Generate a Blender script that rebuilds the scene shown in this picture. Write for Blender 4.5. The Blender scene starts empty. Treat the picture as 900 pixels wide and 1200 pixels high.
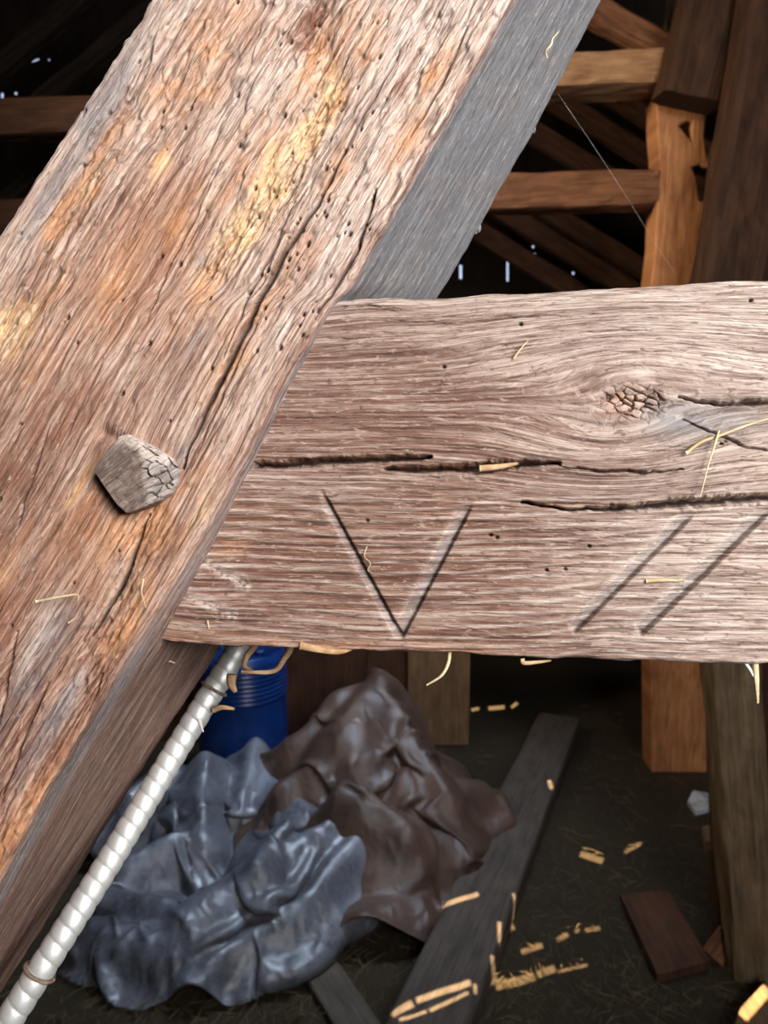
import bpy, bmesh, math, random
import numpy as np
from mathutils import Vector, Matrix
from mathutils.geometry import delaunay_2d_cdt

random.seed(7)
C = bpy.context.scene.collection
scn = bpy.context.scene
PI = math.pi

# ------------------------------------------------------------------ camera
F = 1200 * 28 / 36.0
CAM = np.array([0.0, 0.0, 2.5])
PITCH = math.atan(150 / F)
FW = np.array([0, math.cos(PITCH), -math.sin(PITCH)])
UP = np.array([0, math.sin(PITCH), math.cos(PITCH)])
RT = np.array([1.0, 0, 0])

def W(x, y, d):
    """world point seen at photo position x,y at depth d (m)"""
    x = np.asarray(x, float); y = np.asarray(y, float); d = np.asarray(d, float)
    return (CAM + ((x - 450) / F * d)[..., None] * RT + ((600 - y) / F * d)[..., None] * UP + d[..., None] * FW)

def atz(x, y, z=0.0):
    r = (x - 450) / F * RT + (600 - y) / F * UP + FW
    k = (z - CAM[2]) / r[2]
    return CAM + r * k

def project(P):
    v = P - CAM
    d = v @ FW
    return 450 + F * (v @ RT) / d, 600 - F * (v @ UP) / d

cd = bpy.data.cameras.new('camera'); cam = bpy.data.objects.new('camera', cd); C.objects.link(cam)
cam.location = CAM; cam.rotation_euler = (PI / 2 - PITCH, 0, 0)
cd.sensor_fit = 'VERTICAL'; cd.sensor_height = 36; cd.lens = 28
cd.clip_start = 0.02
cd.dof.use_dof = True; cd.dof.focus_distance = 0.45; cd.dof.aperture_fstop = 15
scn.camera = cam

# ------------------------------------------------------------------ noise
def _h(ix, iy, seed):
    n = (ix.astype(np.int64) * 374761393 + iy.astype(np.int64) * 668265263 + seed * 1442695041) & 0x7fffffff
    n = ((n ^ (n >> 13)) * 1274126177) & 0x7fffffff
    n = (n ^ (n >> 16)) & 0x7fffffff
    n = (n * 1103515245 + 12345) & 0x7fffffff
    return ((n >> 7) & 0xffff) / 65535.0

def perlin(x, y, seed=0):
    x = np.asarray(x, float); y = np.asarray(y, float)
    ix = np.floor(x); iy = np.floor(y); fx = x - ix; fy = y - iy
    def g(dx, dy):
        a = _h(ix + dx, iy + dy, seed) * 2 * PI
        return np.cos(a) * (fx - dx) + np.sin(a) * (fy - dy)
    u = fx ** 3 * (fx * (fx * 6 - 15) + 10); v = fy ** 3 * (fy * (fy * 6 - 15) + 10)
    a = g(0, 0) * (1 - u) + g(1, 0) * u
    b = g(0, 1) * (1 - u) + g(1, 1) * u
    return (a * (1 - v) + b * v) * 1.4

def fbm(x, y, o=4, seed=0, gain=.5):
    s = 0; a = 1; t = 0
    for k in range(o):
        s = s + a * perlin(x * 2 ** k, y * 2 ** k, seed + 17 * k); t += a; a *= gain
    return s / t

def ridged(x, y, o=3, seed=0):
    s = 0; a = 1; t = 0
    for k in range(o):
        s = s + a * (1 - 2 * np.abs(perlin(x * 2 ** k, y * 2 ** k, seed + 31 * k))); t += a; a *= .5
    return s / t

def voro(x, y, seed=0):
    """(F1, F2-F1, cell value)"""
    ix = np.floor(x); iy = np.floor(y)
    f1 = np.full(x.shape, 9.); f2 = np.full(x.shape, 9.); cv = np.zeros(x.shape)
    for dx in (-1, 0, 1):
        for dy in (-1, 0, 1):
            cx = ix + dx; cy = iy + dy
            d = np.hypot(cx + _h(cx, cy, seed) - x, cy + _h(cx, cy, seed + 5) - y)
            c = _h(cx, cy, seed + 9)
            n = d < f1
            f2 = np.where(n, f1, np.minimum(f2, d)); cv = np.where(n, c, cv); f1 = np.where(n, d, f1)
    return f1, f2 - f1, cv

def sstep(a, b, x):
    t = np.clip((x - a) / (b - a), 0, 1); return t * t * (3 - 2 * t)

def segd(px, py, pts):
    """distance to a polyline and parameter 0..1 along it"""
    best = np.full(px.shape, 1e9); bt = np.zeros(px.shape)
    L = [math.dist(pts[i], pts[i + 1]) for i in range(len(pts) - 1)]; T = sum(L); acc = 0
    for i in range(len(pts) - 1):
        ax, ay = pts[i]; bx, by = pts[i + 1]
        vx, vy = bx - ax, by - ay
        t = np.clip(((px - ax) * vx + (py - ay) * vy) / (L[i] ** 2), 0, 1)
        d = np.hypot(px - ax - t * vx, py - ay - t * vy)
        m = d < best
        best = np.where(m, d, best); bt = np.where(m, (acc + t * L[i]) / T, bt)
        acc += L[i]
    return best, bt

# ------------------------------------------------------------------ nodes
class NT:
    def __init__(self, name):
        self.m = bpy.data.materials.new(name); self.m.use_nodes = True
        self.t = self.m.node_tree; self.t.nodes.clear()
        self.out = self.n('ShaderNodeOutputMaterial')
        self.b = self.n('ShaderNodeBsdfPrincipled'); self.l(self.b.outputs[0], self.out.inputs[0])
        self.b.inputs['Specular IOR Level'].default_value = .3
    def n(self, k, **kw):
        x = self.t.nodes.new(k)
        for a, b in kw.items(): setattr(x, a, b)
        return x
    def l(self, a, b): self.t.links.new(a, b)
    def setin(self, sock, v):
        if isinstance(v, bpy.types.NodeSocket): self.l(v, sock)
        else: sock.default_value = v
    def mapv(self, src, s):
        m = self.n('ShaderNodeVectorMath', operation='MULTIPLY'); self.l(src, m.inputs[0]); m.inputs[1].default_value = s
        return m.outputs[0]
    def noise(self, vec, scale=1, detail=4, rough=.55, dist=0):
        x = self.n('ShaderNodeTexNoise'); self.l(vec, x.inputs['Vector'])
        x.inputs['Scale'].default_value = scale; x.inputs['Detail'].default_value = detail
        x.inputs['Roughness'].default_value = rough; x.inputs['Distortion'].default_value = dist
        return x.outputs['Fac']
    def ramp(self, f, stops):
        r = self.n('ShaderNodeValToRGB'); self.l(f, r.inputs[0]); e = r.color_ramp.elements
        while len(e) < len(stops): e.new(.5)
        for a, (p, c) in zip(e, stops):
            a.position = p; a.color = (*c, 1) if isinstance(c, (tuple, list)) else (c, c, c, 1)
        return r.outputs[0]
    def mix(self, f, a, b, mode='MIX'):
        x = self.n('ShaderNodeMix', data_type='RGBA', blend_type=mode)
        self.setin(x.inputs[0], f)
        for s, v in ((x.inputs[6], a), (x.inputs[7], b)):
            if isinstance(v, (tuple, list)): v = (*v, 1)
            self.setin(s, v)
        return x.outputs[2]
    def math(self, op, a, b=0.0, clamp=False):
        x = self.n('ShaderNodeMath', operation=op); x.use_clamp = clamp
        self.setin(x.inputs[0], a); self.setin(x.inputs[1], b)
        return x.outputs[0]
    def bump(self, h, strength=.5, dist=.001, prev=None):
        x = self.n('ShaderNodeBump'); x.inputs['Strength'].default_value = strength; x.inputs['Distance'].default_value = dist
        self.l(h, x.inputs['Height'])
        if prev is not None: self.l(prev, x.inputs['Normal'])
        return x.outputs[0]

def aged_wood(name, dark, mid, pale, streak=(420, 14), grain_bump=.7):
    """close weathered timber; tint masks come from the mesh, the grain runs along V (metres)"""
    t = NT(name)
    uv = t.n('ShaderNodeUVMap', uv_map='grain').outputs[0]
    a = t.n('ShaderNodeAttribute', attribute_name='tint_a'); b = t.n('ShaderNodeAttribute', attribute_name='tint_b')
    sa = t.n('ShaderNodeSeparateColor'); t.l(a.outputs['Color'], sa.inputs[0])
    sb = t.n('ShaderNodeSeparateColor'); t.l(b.outputs['Color'], sb.inputs[0])
    orange, yellow, pal = sa.outputs; red, grey, drk = sb.outputs
    n1 = t.noise(t.mapv(uv, (streak[0], streak[1], 1)), 1, 5, .65, .4)
    n2 = t.noise(t.mapv(uv, (110, 9, 1)), 1, 4, .6, .6)
    n3 = t.noise(t.mapv(uv, (1100, 45, 1)), 1, 3, .6)
    n4 = t.noise(t.mapv(uv, (55, 30, 1)), 1, 6, .65)
    s = t.math('ADD', t.math('MULTIPLY', n1, .5), t.math('ADD', t.math('MULTIPLY', n2, .25), t.math('MULTIPLY', n3, .25)))
    col = t.ramp(s, [(.40, dark), (.49, mid), (.585, pale)])
    # pale bleached fibres; the mask also carries painted light
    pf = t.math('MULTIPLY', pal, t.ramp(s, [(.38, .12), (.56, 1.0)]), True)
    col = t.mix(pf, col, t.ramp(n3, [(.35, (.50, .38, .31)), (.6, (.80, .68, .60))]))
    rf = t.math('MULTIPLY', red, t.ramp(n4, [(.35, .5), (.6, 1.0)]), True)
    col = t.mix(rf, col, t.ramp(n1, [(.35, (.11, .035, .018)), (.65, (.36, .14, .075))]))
    of = t.math('MULTIPLY', orange, t.ramp(n4, [(.38, .25), (.58, 1.0)]), True)
    col = t.mix(of, col, t.ramp(n1, [(.3, (.42, .15, .06)), (.55, (.70, .36, .18)), (.7, (.84, .58, .38))]))
    yf = t.math('MULTIPLY', yellow, t.ramp(n4, [(.36, .3), (.55, 1.0)]), True)
    col = t.mix(yf, col, t.ramp(n1, [(.3, (.66, .34, .13)), (.6, (.95, .66, .38))]))
    gcol = t.ramp(s, [(.34, (.105, .105, .11)), (.5, (.205, .21, .225)), (.66, (.34, .35, .37))])
    col = t.mix(grey, col, gcol)
    n5 = t.noise(t.mapv(uv, (520, 110, 1)), 1, 4, .7, .8)
    pores = t.ramp(n5, [(.36, 1.0), (.45, 0.0)])
    flecks = t.ramp(n5, [(.57, 0.0), (.66, 1.0)])
    col = t.mix(t.math('MULTIPLY', pores, .62), col, (.10, .052, .036))
    col = t.mix(t.math('MULTIPLY', flecks, .45), col, (.80, .64, .53))
    col = t.mix(drk, col, (.035, .02, .014))
    t.l(col, t.b.inputs['Base Color'])
    t.b.inputs['Roughness'].default_value = .8
    bp = t.bump(s, grain_bump, .0016)
    bp = t.bump(n5, .8, .0012, bp)
    t.l(bp, t.b.inputs['Normal'])
    return t.m

def dark_wood(name, c0, c1, rough=.8, sc=(60, 60, 3), axis_uv=True):
    t = NT(name)
    v = t.n('ShaderNodeUVMap', uv_map='grain').outputs[0]
    n1 = t.noise(t.mapv(v, (70, 4, 1)), 1, 5, .6, .3)
    n2 = t.noise(t.mapv(v, (9, 4, 1)), 1, 5, .6)
    s = t.math('ADD', t.math('MULTIPLY', n1, .55), t.math('MULTIPLY', n2, .45))
    t.l(t.ramp(s, [(.36, c0), (.62, c1)]), t.b.inputs['Base Color'])
    t.b.inputs['Roughness'].default_value = rough
    t.l(t.bump(s, .6, .012), t.b.inputs['Normal'])
    return t.m

def plain(name, c0, c1, scale=30, rough=.7, metal=0.0, bump=.3, dist=.002, spec=.3):
    t = NT(name)
    v = t.n('ShaderNodeTexCoord').outputs['Object']
    n1 = t.noise(v, scale, 5, .6)
    t.l(t.ramp(n1, [(.35, c0), (.65, c1)]), t.b.inputs['Base Color'])
    t.b.inputs['Roughness'].default_value = rough; t.b.inputs['Metallic'].default_value = metal
    t.b.inputs['Specular IOR Level'].default_value = spec
    if bump: t.l(t.bump(n1, bump, dist), t.b.inputs['Normal'])
    return t.m

M = {}
M['brace'] = aged_wood('rotted_oak', (.15, .062, .040), (.39, .195, .128), (.66, .45, .34), (360, 10), .8)
M['beam'] = aged_wood('weathered_oak', (.115, .058, .042), (.255, .148, .112), (.53, .40, .33), (480, 8), .75)
M['orangewood'] = dark_wood('lit_brown_timber', (.16, .055, .02), (.42, .19, .08))  # warm bounce light put into the colour of the background timber
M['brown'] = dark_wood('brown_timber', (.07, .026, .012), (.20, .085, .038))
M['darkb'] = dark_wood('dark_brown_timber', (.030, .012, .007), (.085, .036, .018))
M['black'] = dark_wood('near_black_boards', (.010, .006, .004), (.032, .017, .010))  # near-black brown for walls, ceiling and far struts
M['verydark'] = dark_wood('very_dark_timber', (.016, .006, .003), (.052, .020, .008))  # very dark brown of the two slanting timbers
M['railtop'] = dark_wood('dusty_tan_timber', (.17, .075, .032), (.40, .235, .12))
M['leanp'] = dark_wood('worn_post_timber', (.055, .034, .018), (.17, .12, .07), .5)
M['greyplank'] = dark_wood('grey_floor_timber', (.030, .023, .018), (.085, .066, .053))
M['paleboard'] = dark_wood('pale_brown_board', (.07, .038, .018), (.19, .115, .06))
M['straw'] = plain('straw', (.50, .36, .17), (.86, .72, .46), 60, .6, bump=0)
M['splinter'] = plain('fresh_splinter', (.42, .22, .10), (.80, .55, .32), 80, .7, bump=.2)
M['webtuft'] = plain('dusty_cobweb', (.12, .12, .12), (.34, .34, .34), 300, .8, bump=.8)
M['web'] = plain('spider_silk', (.55, .5, .48), (.8, .78, .75), 60, .4, bump=0)

# ------------------------------------------------------------------ mesh helpers
def tag(o, label=None, cat=None, group=None, kind=None):
    if label: o['label'] = label
    if cat: o['category'] = cat
    if group: o['group'] = group
    if kind: o['kind'] = kind
    return o

def mesh_obj(name, V, faces, mat, parent=None, smooth=True, uv=None, cols=None):
    me = bpy.data.meshes.new(name)
    V = np.asarray(V, float)
    if isinstance(faces, np.ndarray) and faces.ndim == 2 and faces.shape[1] == 4:
        nf = len(faces)
        me.vertices.add(len(V)); me.vertices.foreach_set('co', V.ravel())
        me.loops.add(nf * 4); me.loops.foreach_set('vertex_index', faces.ravel().astype(np.int32))
        me.polygons.add(nf)
        me.polygons.foreach_set('loop_start', np.arange(0, nf * 4, 4, dtype=np.int32))
        me.polygons.foreach_set('loop_total', np.full(nf, 4, dtype=np.int32))
        me.update(calc_edges=True)
    else:
        me.from_pydata([tuple(v) for v in V], [], [tuple(int(i) for i in f) for f in faces]); me.update()
    if uv is not None:
        l = me.uv_layers.new(name='grain')
        idx = np.empty(len(me.loops), dtype=np.int32); me.loops.foreach_get('vertex_index', idx)
        l.data.foreach_set('uv', np.asarray(uv, float)[idx].ravel())
    for k, c in (cols or {}).items():
        a = me.attributes.new(k, 'FLOAT_COLOR', 'POINT')
        a.data.foreach_set('color', np.concatenate([c, np.ones((len(c), 1))], 1).ravel())
    if smooth: me.polygons.foreach_set('use_smooth', np.ones(len(me.polygons), dtype=bool))
    me.materials.append(mat)
    o = bpy.data.objects.new(name, me); C.objects.link(o)
    if parent is not None: o.parent = parent
    return o

def grid_faces(nr, nc, wrap=False):
    r = np.arange(nr - 1)[:, None]; c = np.arange(nc if wrap else nc - 1)[None, :]
    a = r * nc + c; b = r * nc + (c + 1) % nc
    return np.stack([a, b, b + nc, a + nc], -1).reshape(-1, 4)

def grid_normals(P, wrap=False):
    """P (nr,nc,3)"""
    du = np.gradient(P, axis=1); dv = np.gradient(P, axis=0)
    if wrap:
        du = np.roll(P, -1, 1) - np.roll(P, 1, 1)
    n = np.cross(du, dv); n /= np.linalg.norm(n, axis=-1, keepdims=True) + 1e-12
    return n

def unit(v): v = np.asarray(v, float); return v / np.linalg.norm(v)

def timber(name, p0, p1, width, thick, mat, facing=None, rough=.012, seed=0, parent=None, n=None, taper=0.0):
    """rough-hewn squared timber between two points: width across the view, thick away from it"""
    p0 = np.array(p0, float); p1 = np.array(p1, float)
    ax = unit(p1 - p0); L = np.linalg.norm(p1 - p0)
    f = np.array(facing if facing is not None else [0, 1, 0], float)
    s = unit(np.cross(ax, f)); d = unit(np.cross(s, ax))
    nr = n or max(6, int(L / .05)); q = 7
    prof = []
    for k in range(q): prof.append((-.5 + k / q, 0))
    for k in range(q): prof.append((.5, k / q))
    for k in range(q): prof.append((.5 - k / q, 1))
    for k in range(q): prof.append((-.5, 1 - k / q))
    prof = np.array(prof); nc = len(prof)
    # chamfer the arrises a little
    sm = (np.roll(prof, 1, 0) + np.roll(prof, -1, 0) + prof * 2) / 4
    tt = np.linspace(0, 1, nr)
    ww = width * (1 - taper * tt)
    P = (p0 + ax * (tt * L)[:, None])[:, None, :] + s * (sm[:, 0][None, :] * ww[:, None])[..., None] + d * (sm[:, 1] * thick)[None, :, None]
    per = np.cumsum([0] + [math.hypot(*((prof[(i + 1) % nc] - prof[i]) * (width, thick))) for i in range(nc - 1)])
    U = np.broadcast_to(per[None, :], (nr, nc)); Vv = np.broadcast_to((tt * L)[:, None], (nr, nc))
    N = grid_normals(P, True)
    cen = P.mean(1, keepdims=True)
    sgn = np.sign(((P - cen) * N).sum(-1, keepdims=True)); N = N * sgn
    h = rough * fbm(np.cos(2 * PI * U / per[-1]) * 2.1 + 7 * seed, Vv * 2.2 + np.sin(2 * PI * U / per[-1]) * 2.1, 3, seed) + rough * .35 * fbm(U * 25, Vv * 9, 2, seed + 3)
    P = P + N * h[..., None]
    V = P.reshape(-1, 3); uv = np.stack([U + seed * .37, Vv + seed], -1).reshape(-1, 2)
    fs = [tuple(x) for x in grid_faces(nr, nc, True)]
    fs.append(tuple(range(nc))); fs.append(tuple(range((nr - 1) * nc, nr * nc))[::-1])
    o = mesh_obj(name, V, fs, mat, parent, False, uv)
    bm = bmesh.new(); bm.from_mesh(o.data); bmesh.ops.recalc_face_normals(bm, faces=bm.faces); bm.to_mesh(o.data); bm.free()
    return o

def pip(pt, poly):
    x, y = pt; c = False; n = len(poly)
    for i in range(n):
        x1, y1 = poly[i]; x2, y2 = poly[(i + 1) % n]
        if (y1 > y) != (y2 > y) and x < (x2 - x1) * (y - y1) / (y2 - y1) + x1: c = not c
    return c

def slab(name, outline, holes, to3, thick, mat, parent=None, uvs=(1, 1), swap=False):
    """plate with real holes; outline/holes in 2D, to3 maps 2D to world, thick is a world vector"""
    polys = [outline] + holes; pts = []; edges = []
    for p in polys:
        b = len(pts); pts += [Vector(q) for q in p]
        edges += [(b + i, b + (i + 1) % len(p)) for i in range(len(p))]
    r = delaunay_2d_cdt(pts, edges, [], 0, 1e-6)
    vs, tris = r[0], r[2]; keep = []
    for f in tris:
        c = (sum(vs[i][0] for i in f) / 3, sum(vs[i][1] for i in f) / 3)
        if pip(c, outline) and not any(pip(c, h) for h in holes): keep.append(tuple(f))
    n = len(vs); th = np.array(thick, float)
    A = [np.array(to3(v[0], v[1]), float) for v in vs]
    V = A + [a + th for a in A]
    F_ = list(keep) + [tuple(i + n for i in f[::-1]) for f in keep]
    cnt = {}
    for f in keep:
        for i in range(3):
            e = (f[i], f[(i + 1) % 3]); cnt[e] = 1
    for (a, b) in list(cnt):
        if (b, a) not in cnt: F_.append((b, a, a + n, b + n))
    uv = [(v[1], v[0]) if swap else (v[0], v[1]) for v in vs] * 2
    o = mesh_obj(name, V, F_, mat, parent, False, np.array(uv))
    bm = bmesh.new(); bm.from_mesh(o.data); bmesh.ops.recalc_face_normals(bm, faces=bm.faces); bm.to_mesh(o.data); bm.free()
    return o

def tube(name, pts, r, mat, parent=None, sides=6, flat=1.0, taper=False, flatdir=None):
    pts = np.array(pts, float); n = len(pts)
    T = np.gradient(pts, axis=0); T /= np.linalg.norm(T, axis=1, keepdims=True)
    ref = np.array(flatdir if flatdir is not None else FW, float)
    A = np.cross(T, ref); A /= np.linalg.norm(A, axis=1, keepdims=True); B = np.cross(T, A)
    rr = np.full(n, r) if np.isscalar(r) else np.array(r)
    if taper: rr = rr * (1 - .6 * np.linspace(0, 1, n) ** 2)
    th = np.arange(sides) / sides * 2 * PI
    P = pts[:, None] + A[:, None] * (np.cos(th)[None] * rr[:, None])[..., None] + B[:, None] * (np.sin(th)[None] * rr[:, None] * flat)[..., None]
    fs = [tuple(x) for x in grid_faces(n, sides, True)] + [tuple(range(sides)), tuple(range((n - 1) * sides, n * sides))[::-1]]
    return mesh_obj(name, P.reshape(-1, 3), fs, mat, parent, True)

def spline(pts, k=8):
    pts = np.array(pts, float)
    if len(pts) < 3:
        return np.array([pts[0] + (pts[-1] - pts[0]) * t for t in np.linspace(0, 1, k)])
    Pp = np.vstack([2 * pts[0] - pts[1], pts, 2 * pts[-1] - pts[-2]]); out = []
    for i in range(1, len(Pp) - 2):
        for t in np.linspace(0, 1, k, endpoint=False):
            a, b, c, d = Pp[i - 1:i + 3]
            out.append(.5 * (2 * b + (c - a) * t + (2 * a - 5 * b + 4 * c - d) * t * t + (3 * b - a - 3 * c + d) * t ** 3))
    out.append(pts[-1]); return np.array(out)

# ================================================================== DIAGONAL BRACE
def edge3(pts, d0, d1):
    """edge curve: photo polyline over y (0..1200), linear depth; returns function of t"""
    ys = np.array([p[1] for p in pts], float); xs = np.array([p[0] for p in pts], float)
    a = W(np.interp(0, ys, xs), 0, d0); b = W(np.interp(1200, ys, xs), 1200, d1)
    # straight chord direction used outside the frame
    def f(t):
        t = np.asarray(t, float); tc = np.clip(t, 0, 1)
        x = np.interp(tc * 1200, ys, xs)
        P = W(x, tc * 1200, d0 + (d1 - d0) * tc)
        return P + (t - tc)[..., None] * (b - a)
    return f

BD = (.455, .430)
e0 = edge3([(172, 0), (140, 48), (103, 108), (60, 172), (0, 268), (-300, 742), (-598, 1200)], .462, .437)
e1 = edge3([(598, 0), (505, 165), (405, 340), (385, 356), (322, 460), (288, 530), (232, 632), (166, 742), (120, 815), (60, 915), (-5, 1040), (-95, 1200)], *BD)
e2 = edge3([(708, 0), (632, 150), (520, 345), (385, 560), (260, 762), (128, 968), (-20, 1200)], .60, .575)

def smooth_rows(t, f, k):
    s = 0
    for q in np.linspace(-1, 1, 5): s = s + f(t + q * k)
    return s / 5

def blobs(px, py, lst, ang, noise, cut=.30, soft=.45):
    """stain patches: x, y, radius along grain, radius across grain, strength; ragged by noise"""
    m = np.zeros(px.shape); c, s = math.cos(ang), math.sin(ang)
    for (x, y, ra, rc, st) in lst:
        dx, dy = px - x, py - y
        al = dx * c + dy * s; ac = -dx * s + dy * c
        m = np.maximum(m, st * np.exp(-((al / ra) ** 2 + (ac / rc) ** 2)))
    return np.clip(sstep(cut - soft, cut + soft, m + noise * .55) * np.minimum(1, m * 2.2), 0, 1)

def build_brace():
    td = np.linspace(-.06, 1.06, 1150)
    t = np.concatenate([np.linspace(-3.0, -.1, 60), td, np.linspace(1.1, 4.55, 70)])
    E0, E2 = [smooth_rows(t, f, .02) for f in (e0, e2)]
    E1 = smooth_rows(t, e1, .006)
    E3 = E0 + (E2 - E1) * 1.0
    segs = [(E0, E1, 330), (E1, E2, 150), (E2, E3, 30), (E3, E0, 50)]
    cols = []
    for a, b, n in segs:
        for k in range(n): cols.append(a + (b - a) * (k / n))
    P = np.stack(cols, 1)                                   # nr,nc,3
    # worn arrises: local average around the section
    seg = np.concatenate([np.full(n, i) for i, (_, _, n) in enumerate(segs)])
    nc = P.shape[1]
    for w in (1, 2, 3, 4):
        P = (np.roll(P, w, 1) + np.roll(P, -w, 1) + 2 * P) / 4
    px, py = project(P)
    axis = unit(e1(0.0) - e1(1.0))
    Vv = (P @ axis)
    step = np.linalg.norm(np.roll(P[600], -1, 0) - P[600], axis=1); per = np.cumsum(step)
    U = np.broadcast_to(per[None], Vv.shape)
    N = grid_normals(P, True); cen = P.mean(1, keepdims=True)
    N *= np.sign(((P - cen) * N).sum(-1, keepdims=True))
    front = (seg == 0)[None, :] * np.ones_like(Vv); side = (seg == 1)[None, :] * np.ones_like(Vv)
    kf = np.arange(nc)
    fsoft = np.clip(np.minimum(sstep(-6, 8, kf), 1 - sstep(326, 342, kf)), 0, 1)[None, :] * np.ones_like(Vv)
    # ---- height
    wob = .004 * fbm(U * 12, Vv * 6, 2, 3)
    u = U + wob
    h = .0009 * ridged(u * 260, Vv * 14, 3, 11) + .0016 * fbm(u * 90, Vv * 7, 3, 12) + .002 * fbm(u * 22, Vv * 5, 3, 13)
    smoothzone = np.exp(-(((px - 175) * .5 + (py - 280) * -.866) / 110) ** 2 - (((px - 175) * .866 + (py - 280) * .5) / 50) ** 2)
    leftbevel = sstep(30, 8, segd(px, py, [(158, 20), (112, 105), (70, 175), (10, 275)])[0] - 8)
    rot = np.zeros_like(h)
    d, tt = segd(px, py, [(372, -10), (366, 40), (392, 95), (360, 160), (335, 215), (280, 270), (250, 310)])
    rot = np.maximum(rot, np.exp(-(d / 26) ** 2))
    d2, _ = segd(px, py, [(150, 120), (120, 170), (75, 245)]); rot = np.maximum(rot, .55 * np.exp(-(d2 / 24) ** 2))
    d3, _ = segd(px, py, [(510, 20), (500, 80), (470, 130)]); rot = np.maximum(rot, .5 * np.exp(-(d3 / 20) ** 2))
    d4, _ = segd(px, py, [(215, 100), (190, 150)]); rot = np.maximum(rot, .5 * np.exp(-(d4 / 30) ** 2))
    d5, _ = segd(px, py, [(170, 610), (140, 690), (105, 790)]); rot = np.maximum(rot, .7 * np.exp(-(d5 / 34) ** 2))
    d6, _ = segd(px, py, [(0, 400), (20, 360)]); rot = np.maximum(rot, .6 * np.exp(-(d6 / 28) ** 2))
    upper = sstep(520, 160, py)                             # flaky fibres are coarser towards the top
    _, fl, fc = voro(u * 190 + .8 * fbm(u * 120, Vv * 40, 2, 91), Vv * 38 + .5 * fbm(u * 90, Vv * 60, 2, 92), 5)
    flake = (fc - .5) * sstep(0, .25, fl)
    _, fl2, fc2 = voro(u * 330, Vv * 95, 6)
    pit = (fc2 - .6) * sstep(0, .3, fl2)
    h = h * (1 - .6 * smoothzone) * (1 - .6 * leftbevel)
    h += flake * .0034 * (.30 + .8 * upper) * (1 - .85 * smoothzone) * (1 - .8 * leftbevel)
    h += rot * (-.0045 + pit * .0036 + .003 * fbm(u * 140, Vv * 70, 3, 21))
    # ---- cracks
    flake_gap = (1 - sstep(.02, .20, fl)) * (.22 + .6 * upper) * (1 - smoothzone) * (1 - leftbevel) * sstep(-.25, .25, fbm(px * .03, py * .03, 3, 19)) * front
    pitgap = (1 - sstep(0, .2, fl2)) * rot * .8
    dark = np.zeros_like(h)
    cracks = [([(405, 175), (372, 240), (335, 292), (305, 350), (282, 395), (255, 452), (228, 512), (212, 548)], 3.2, .007),
              ([(441, 222), (420, 290), (398, 330), (372, 372)], 2.2, .004),
              ([(172, 602), (158, 640), (138, 690), (108, 745)], 2.6, .006),
              ([(470, 60), (430, 130), (402, 180)], 1.6, .003),
              ([(345, 235), (320, 290), (292, 345), (262, 420)], 1.3, .003),
              ([(258, 190), (225, 262), (195, 320), (165, 390)], 1.3, .0025),
              ([(235, 240), (205, 300), (190, 330)], 1.2, .0025),
              ([(300, 380), (262, 460), (236, 520)], 1.5, .003),
              ([(122, 420), (92, 480), (70, 530)], 1.4, .002),
              ([(60, 500), (38, 560), (20, 620)], 1.6, .002),
              ([(548, 30), (520, 95), (480, 160)], 1.8, .003),
              ([(120, 790), (98, 860), (60, 930), (20, 1000)], 2.2, .004),
              ([(55, 800), (30, 860), (5, 930)], 1.8, .003),
              ([(20, 740), (8, 800), (0, 850)], 2.0, .003)]
    rng = random.Random(3)
    for _ in range(46):
        x = rng.uniform(-20, 560); y = rng.uniform(0, 1100); l = rng.uniform(30, 120); a = math.radians(rng.uniform(56, 64))
        cracks.append(([(x, y), (x - l * .5 * math.cos(a) + rng.uniform(-3, 3), y + l * .5 * math.sin(a)), (x - l * math.cos(a), y + l * math.sin(a))], rng.uniform(.8, 1.4), rng.uniform(.001, .0022)))
    wobx = 3 * fbm(px * .03, py * .03, 2, 8)
    for pts, w, dep in cracks:
        xs = [p[0] for p in pts]; ys = [p[1] for p in pts]
        m = (px > min(xs) - 30) & (px < max(xs) + 30) & (py > min(ys) - 30) & (py < max(ys) + 30) & (front > 0)
        if not m.any(): continue
        dd, tq = segd(px[m] + wobx[m], py[m], pts)
        ww = w * (.35 + .65 * np.sin(PI * np.clip(tq, .02, .98)))
        g = np.exp(-(dd / ww) ** 2)
        h[m] -= dep * g; dark[m] = np.maximum(dark[m], g * min(1, dep / .004) * .9)
    # ---- worm holes
    holes = []
    for _ in range(90):
        x = rng.gauss(385, 50); y = rng.gauss(300, 110); holes.append((x, y))
    for _ in range(90):
        holes.append((rng.uniform(0, 470), rng.uniform(0, 760)))
    ca, sa = math.cos(math.radians(-62)), math.sin(math.radians(-62))
    for (x, y) in holes:
        if x > 598 - .5725 * y - 8: continue
        r = rng.uniform(.9, 2.2)
        m = (np.abs(px - x) < 9) & (np.abs(py - y) < 9) & (front > 0)
        if not m.any(): continue
        dx, dy = px[m] - x, py[m] - y
        al = dx * ca + dy * sa; ac = -dx * sa + dy * ca
        g = np.exp(-((al / (r * 1.5)) ** 2 + (ac / r) ** 2) ** 1.5)
        h[m] -= .0032 * g; dark[m] = np.maximum(dark[m], g * .85)
    # hollow round the peg
    dpeg = np.hypot((px - 172) / 52, (py - 560) / 44)
    h -= .0045 * np.exp(-dpeg ** 4) * front
    dn, _ = segd(px, py, [(122, 508), (140, 520)]); h -= .004 * np.exp(-(dn / 9) ** 2) * front
    # lower rotten break where the face crumbles by the beam's lower corner
    lowpit = sstep(680, 830, py) * front
    h += lowpit * (.0022 * fbm(u * 60, Vv * 26, 4, 41) + pit * .0014)
    h = h * (.35 + .65 * fsoft) * 1.0
    sideh = .0007 * fbm(U * 160, Vv * 10, 3, 51) + .0011 * fbm(U * 30, Vv * 7, 3, 52)
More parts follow.
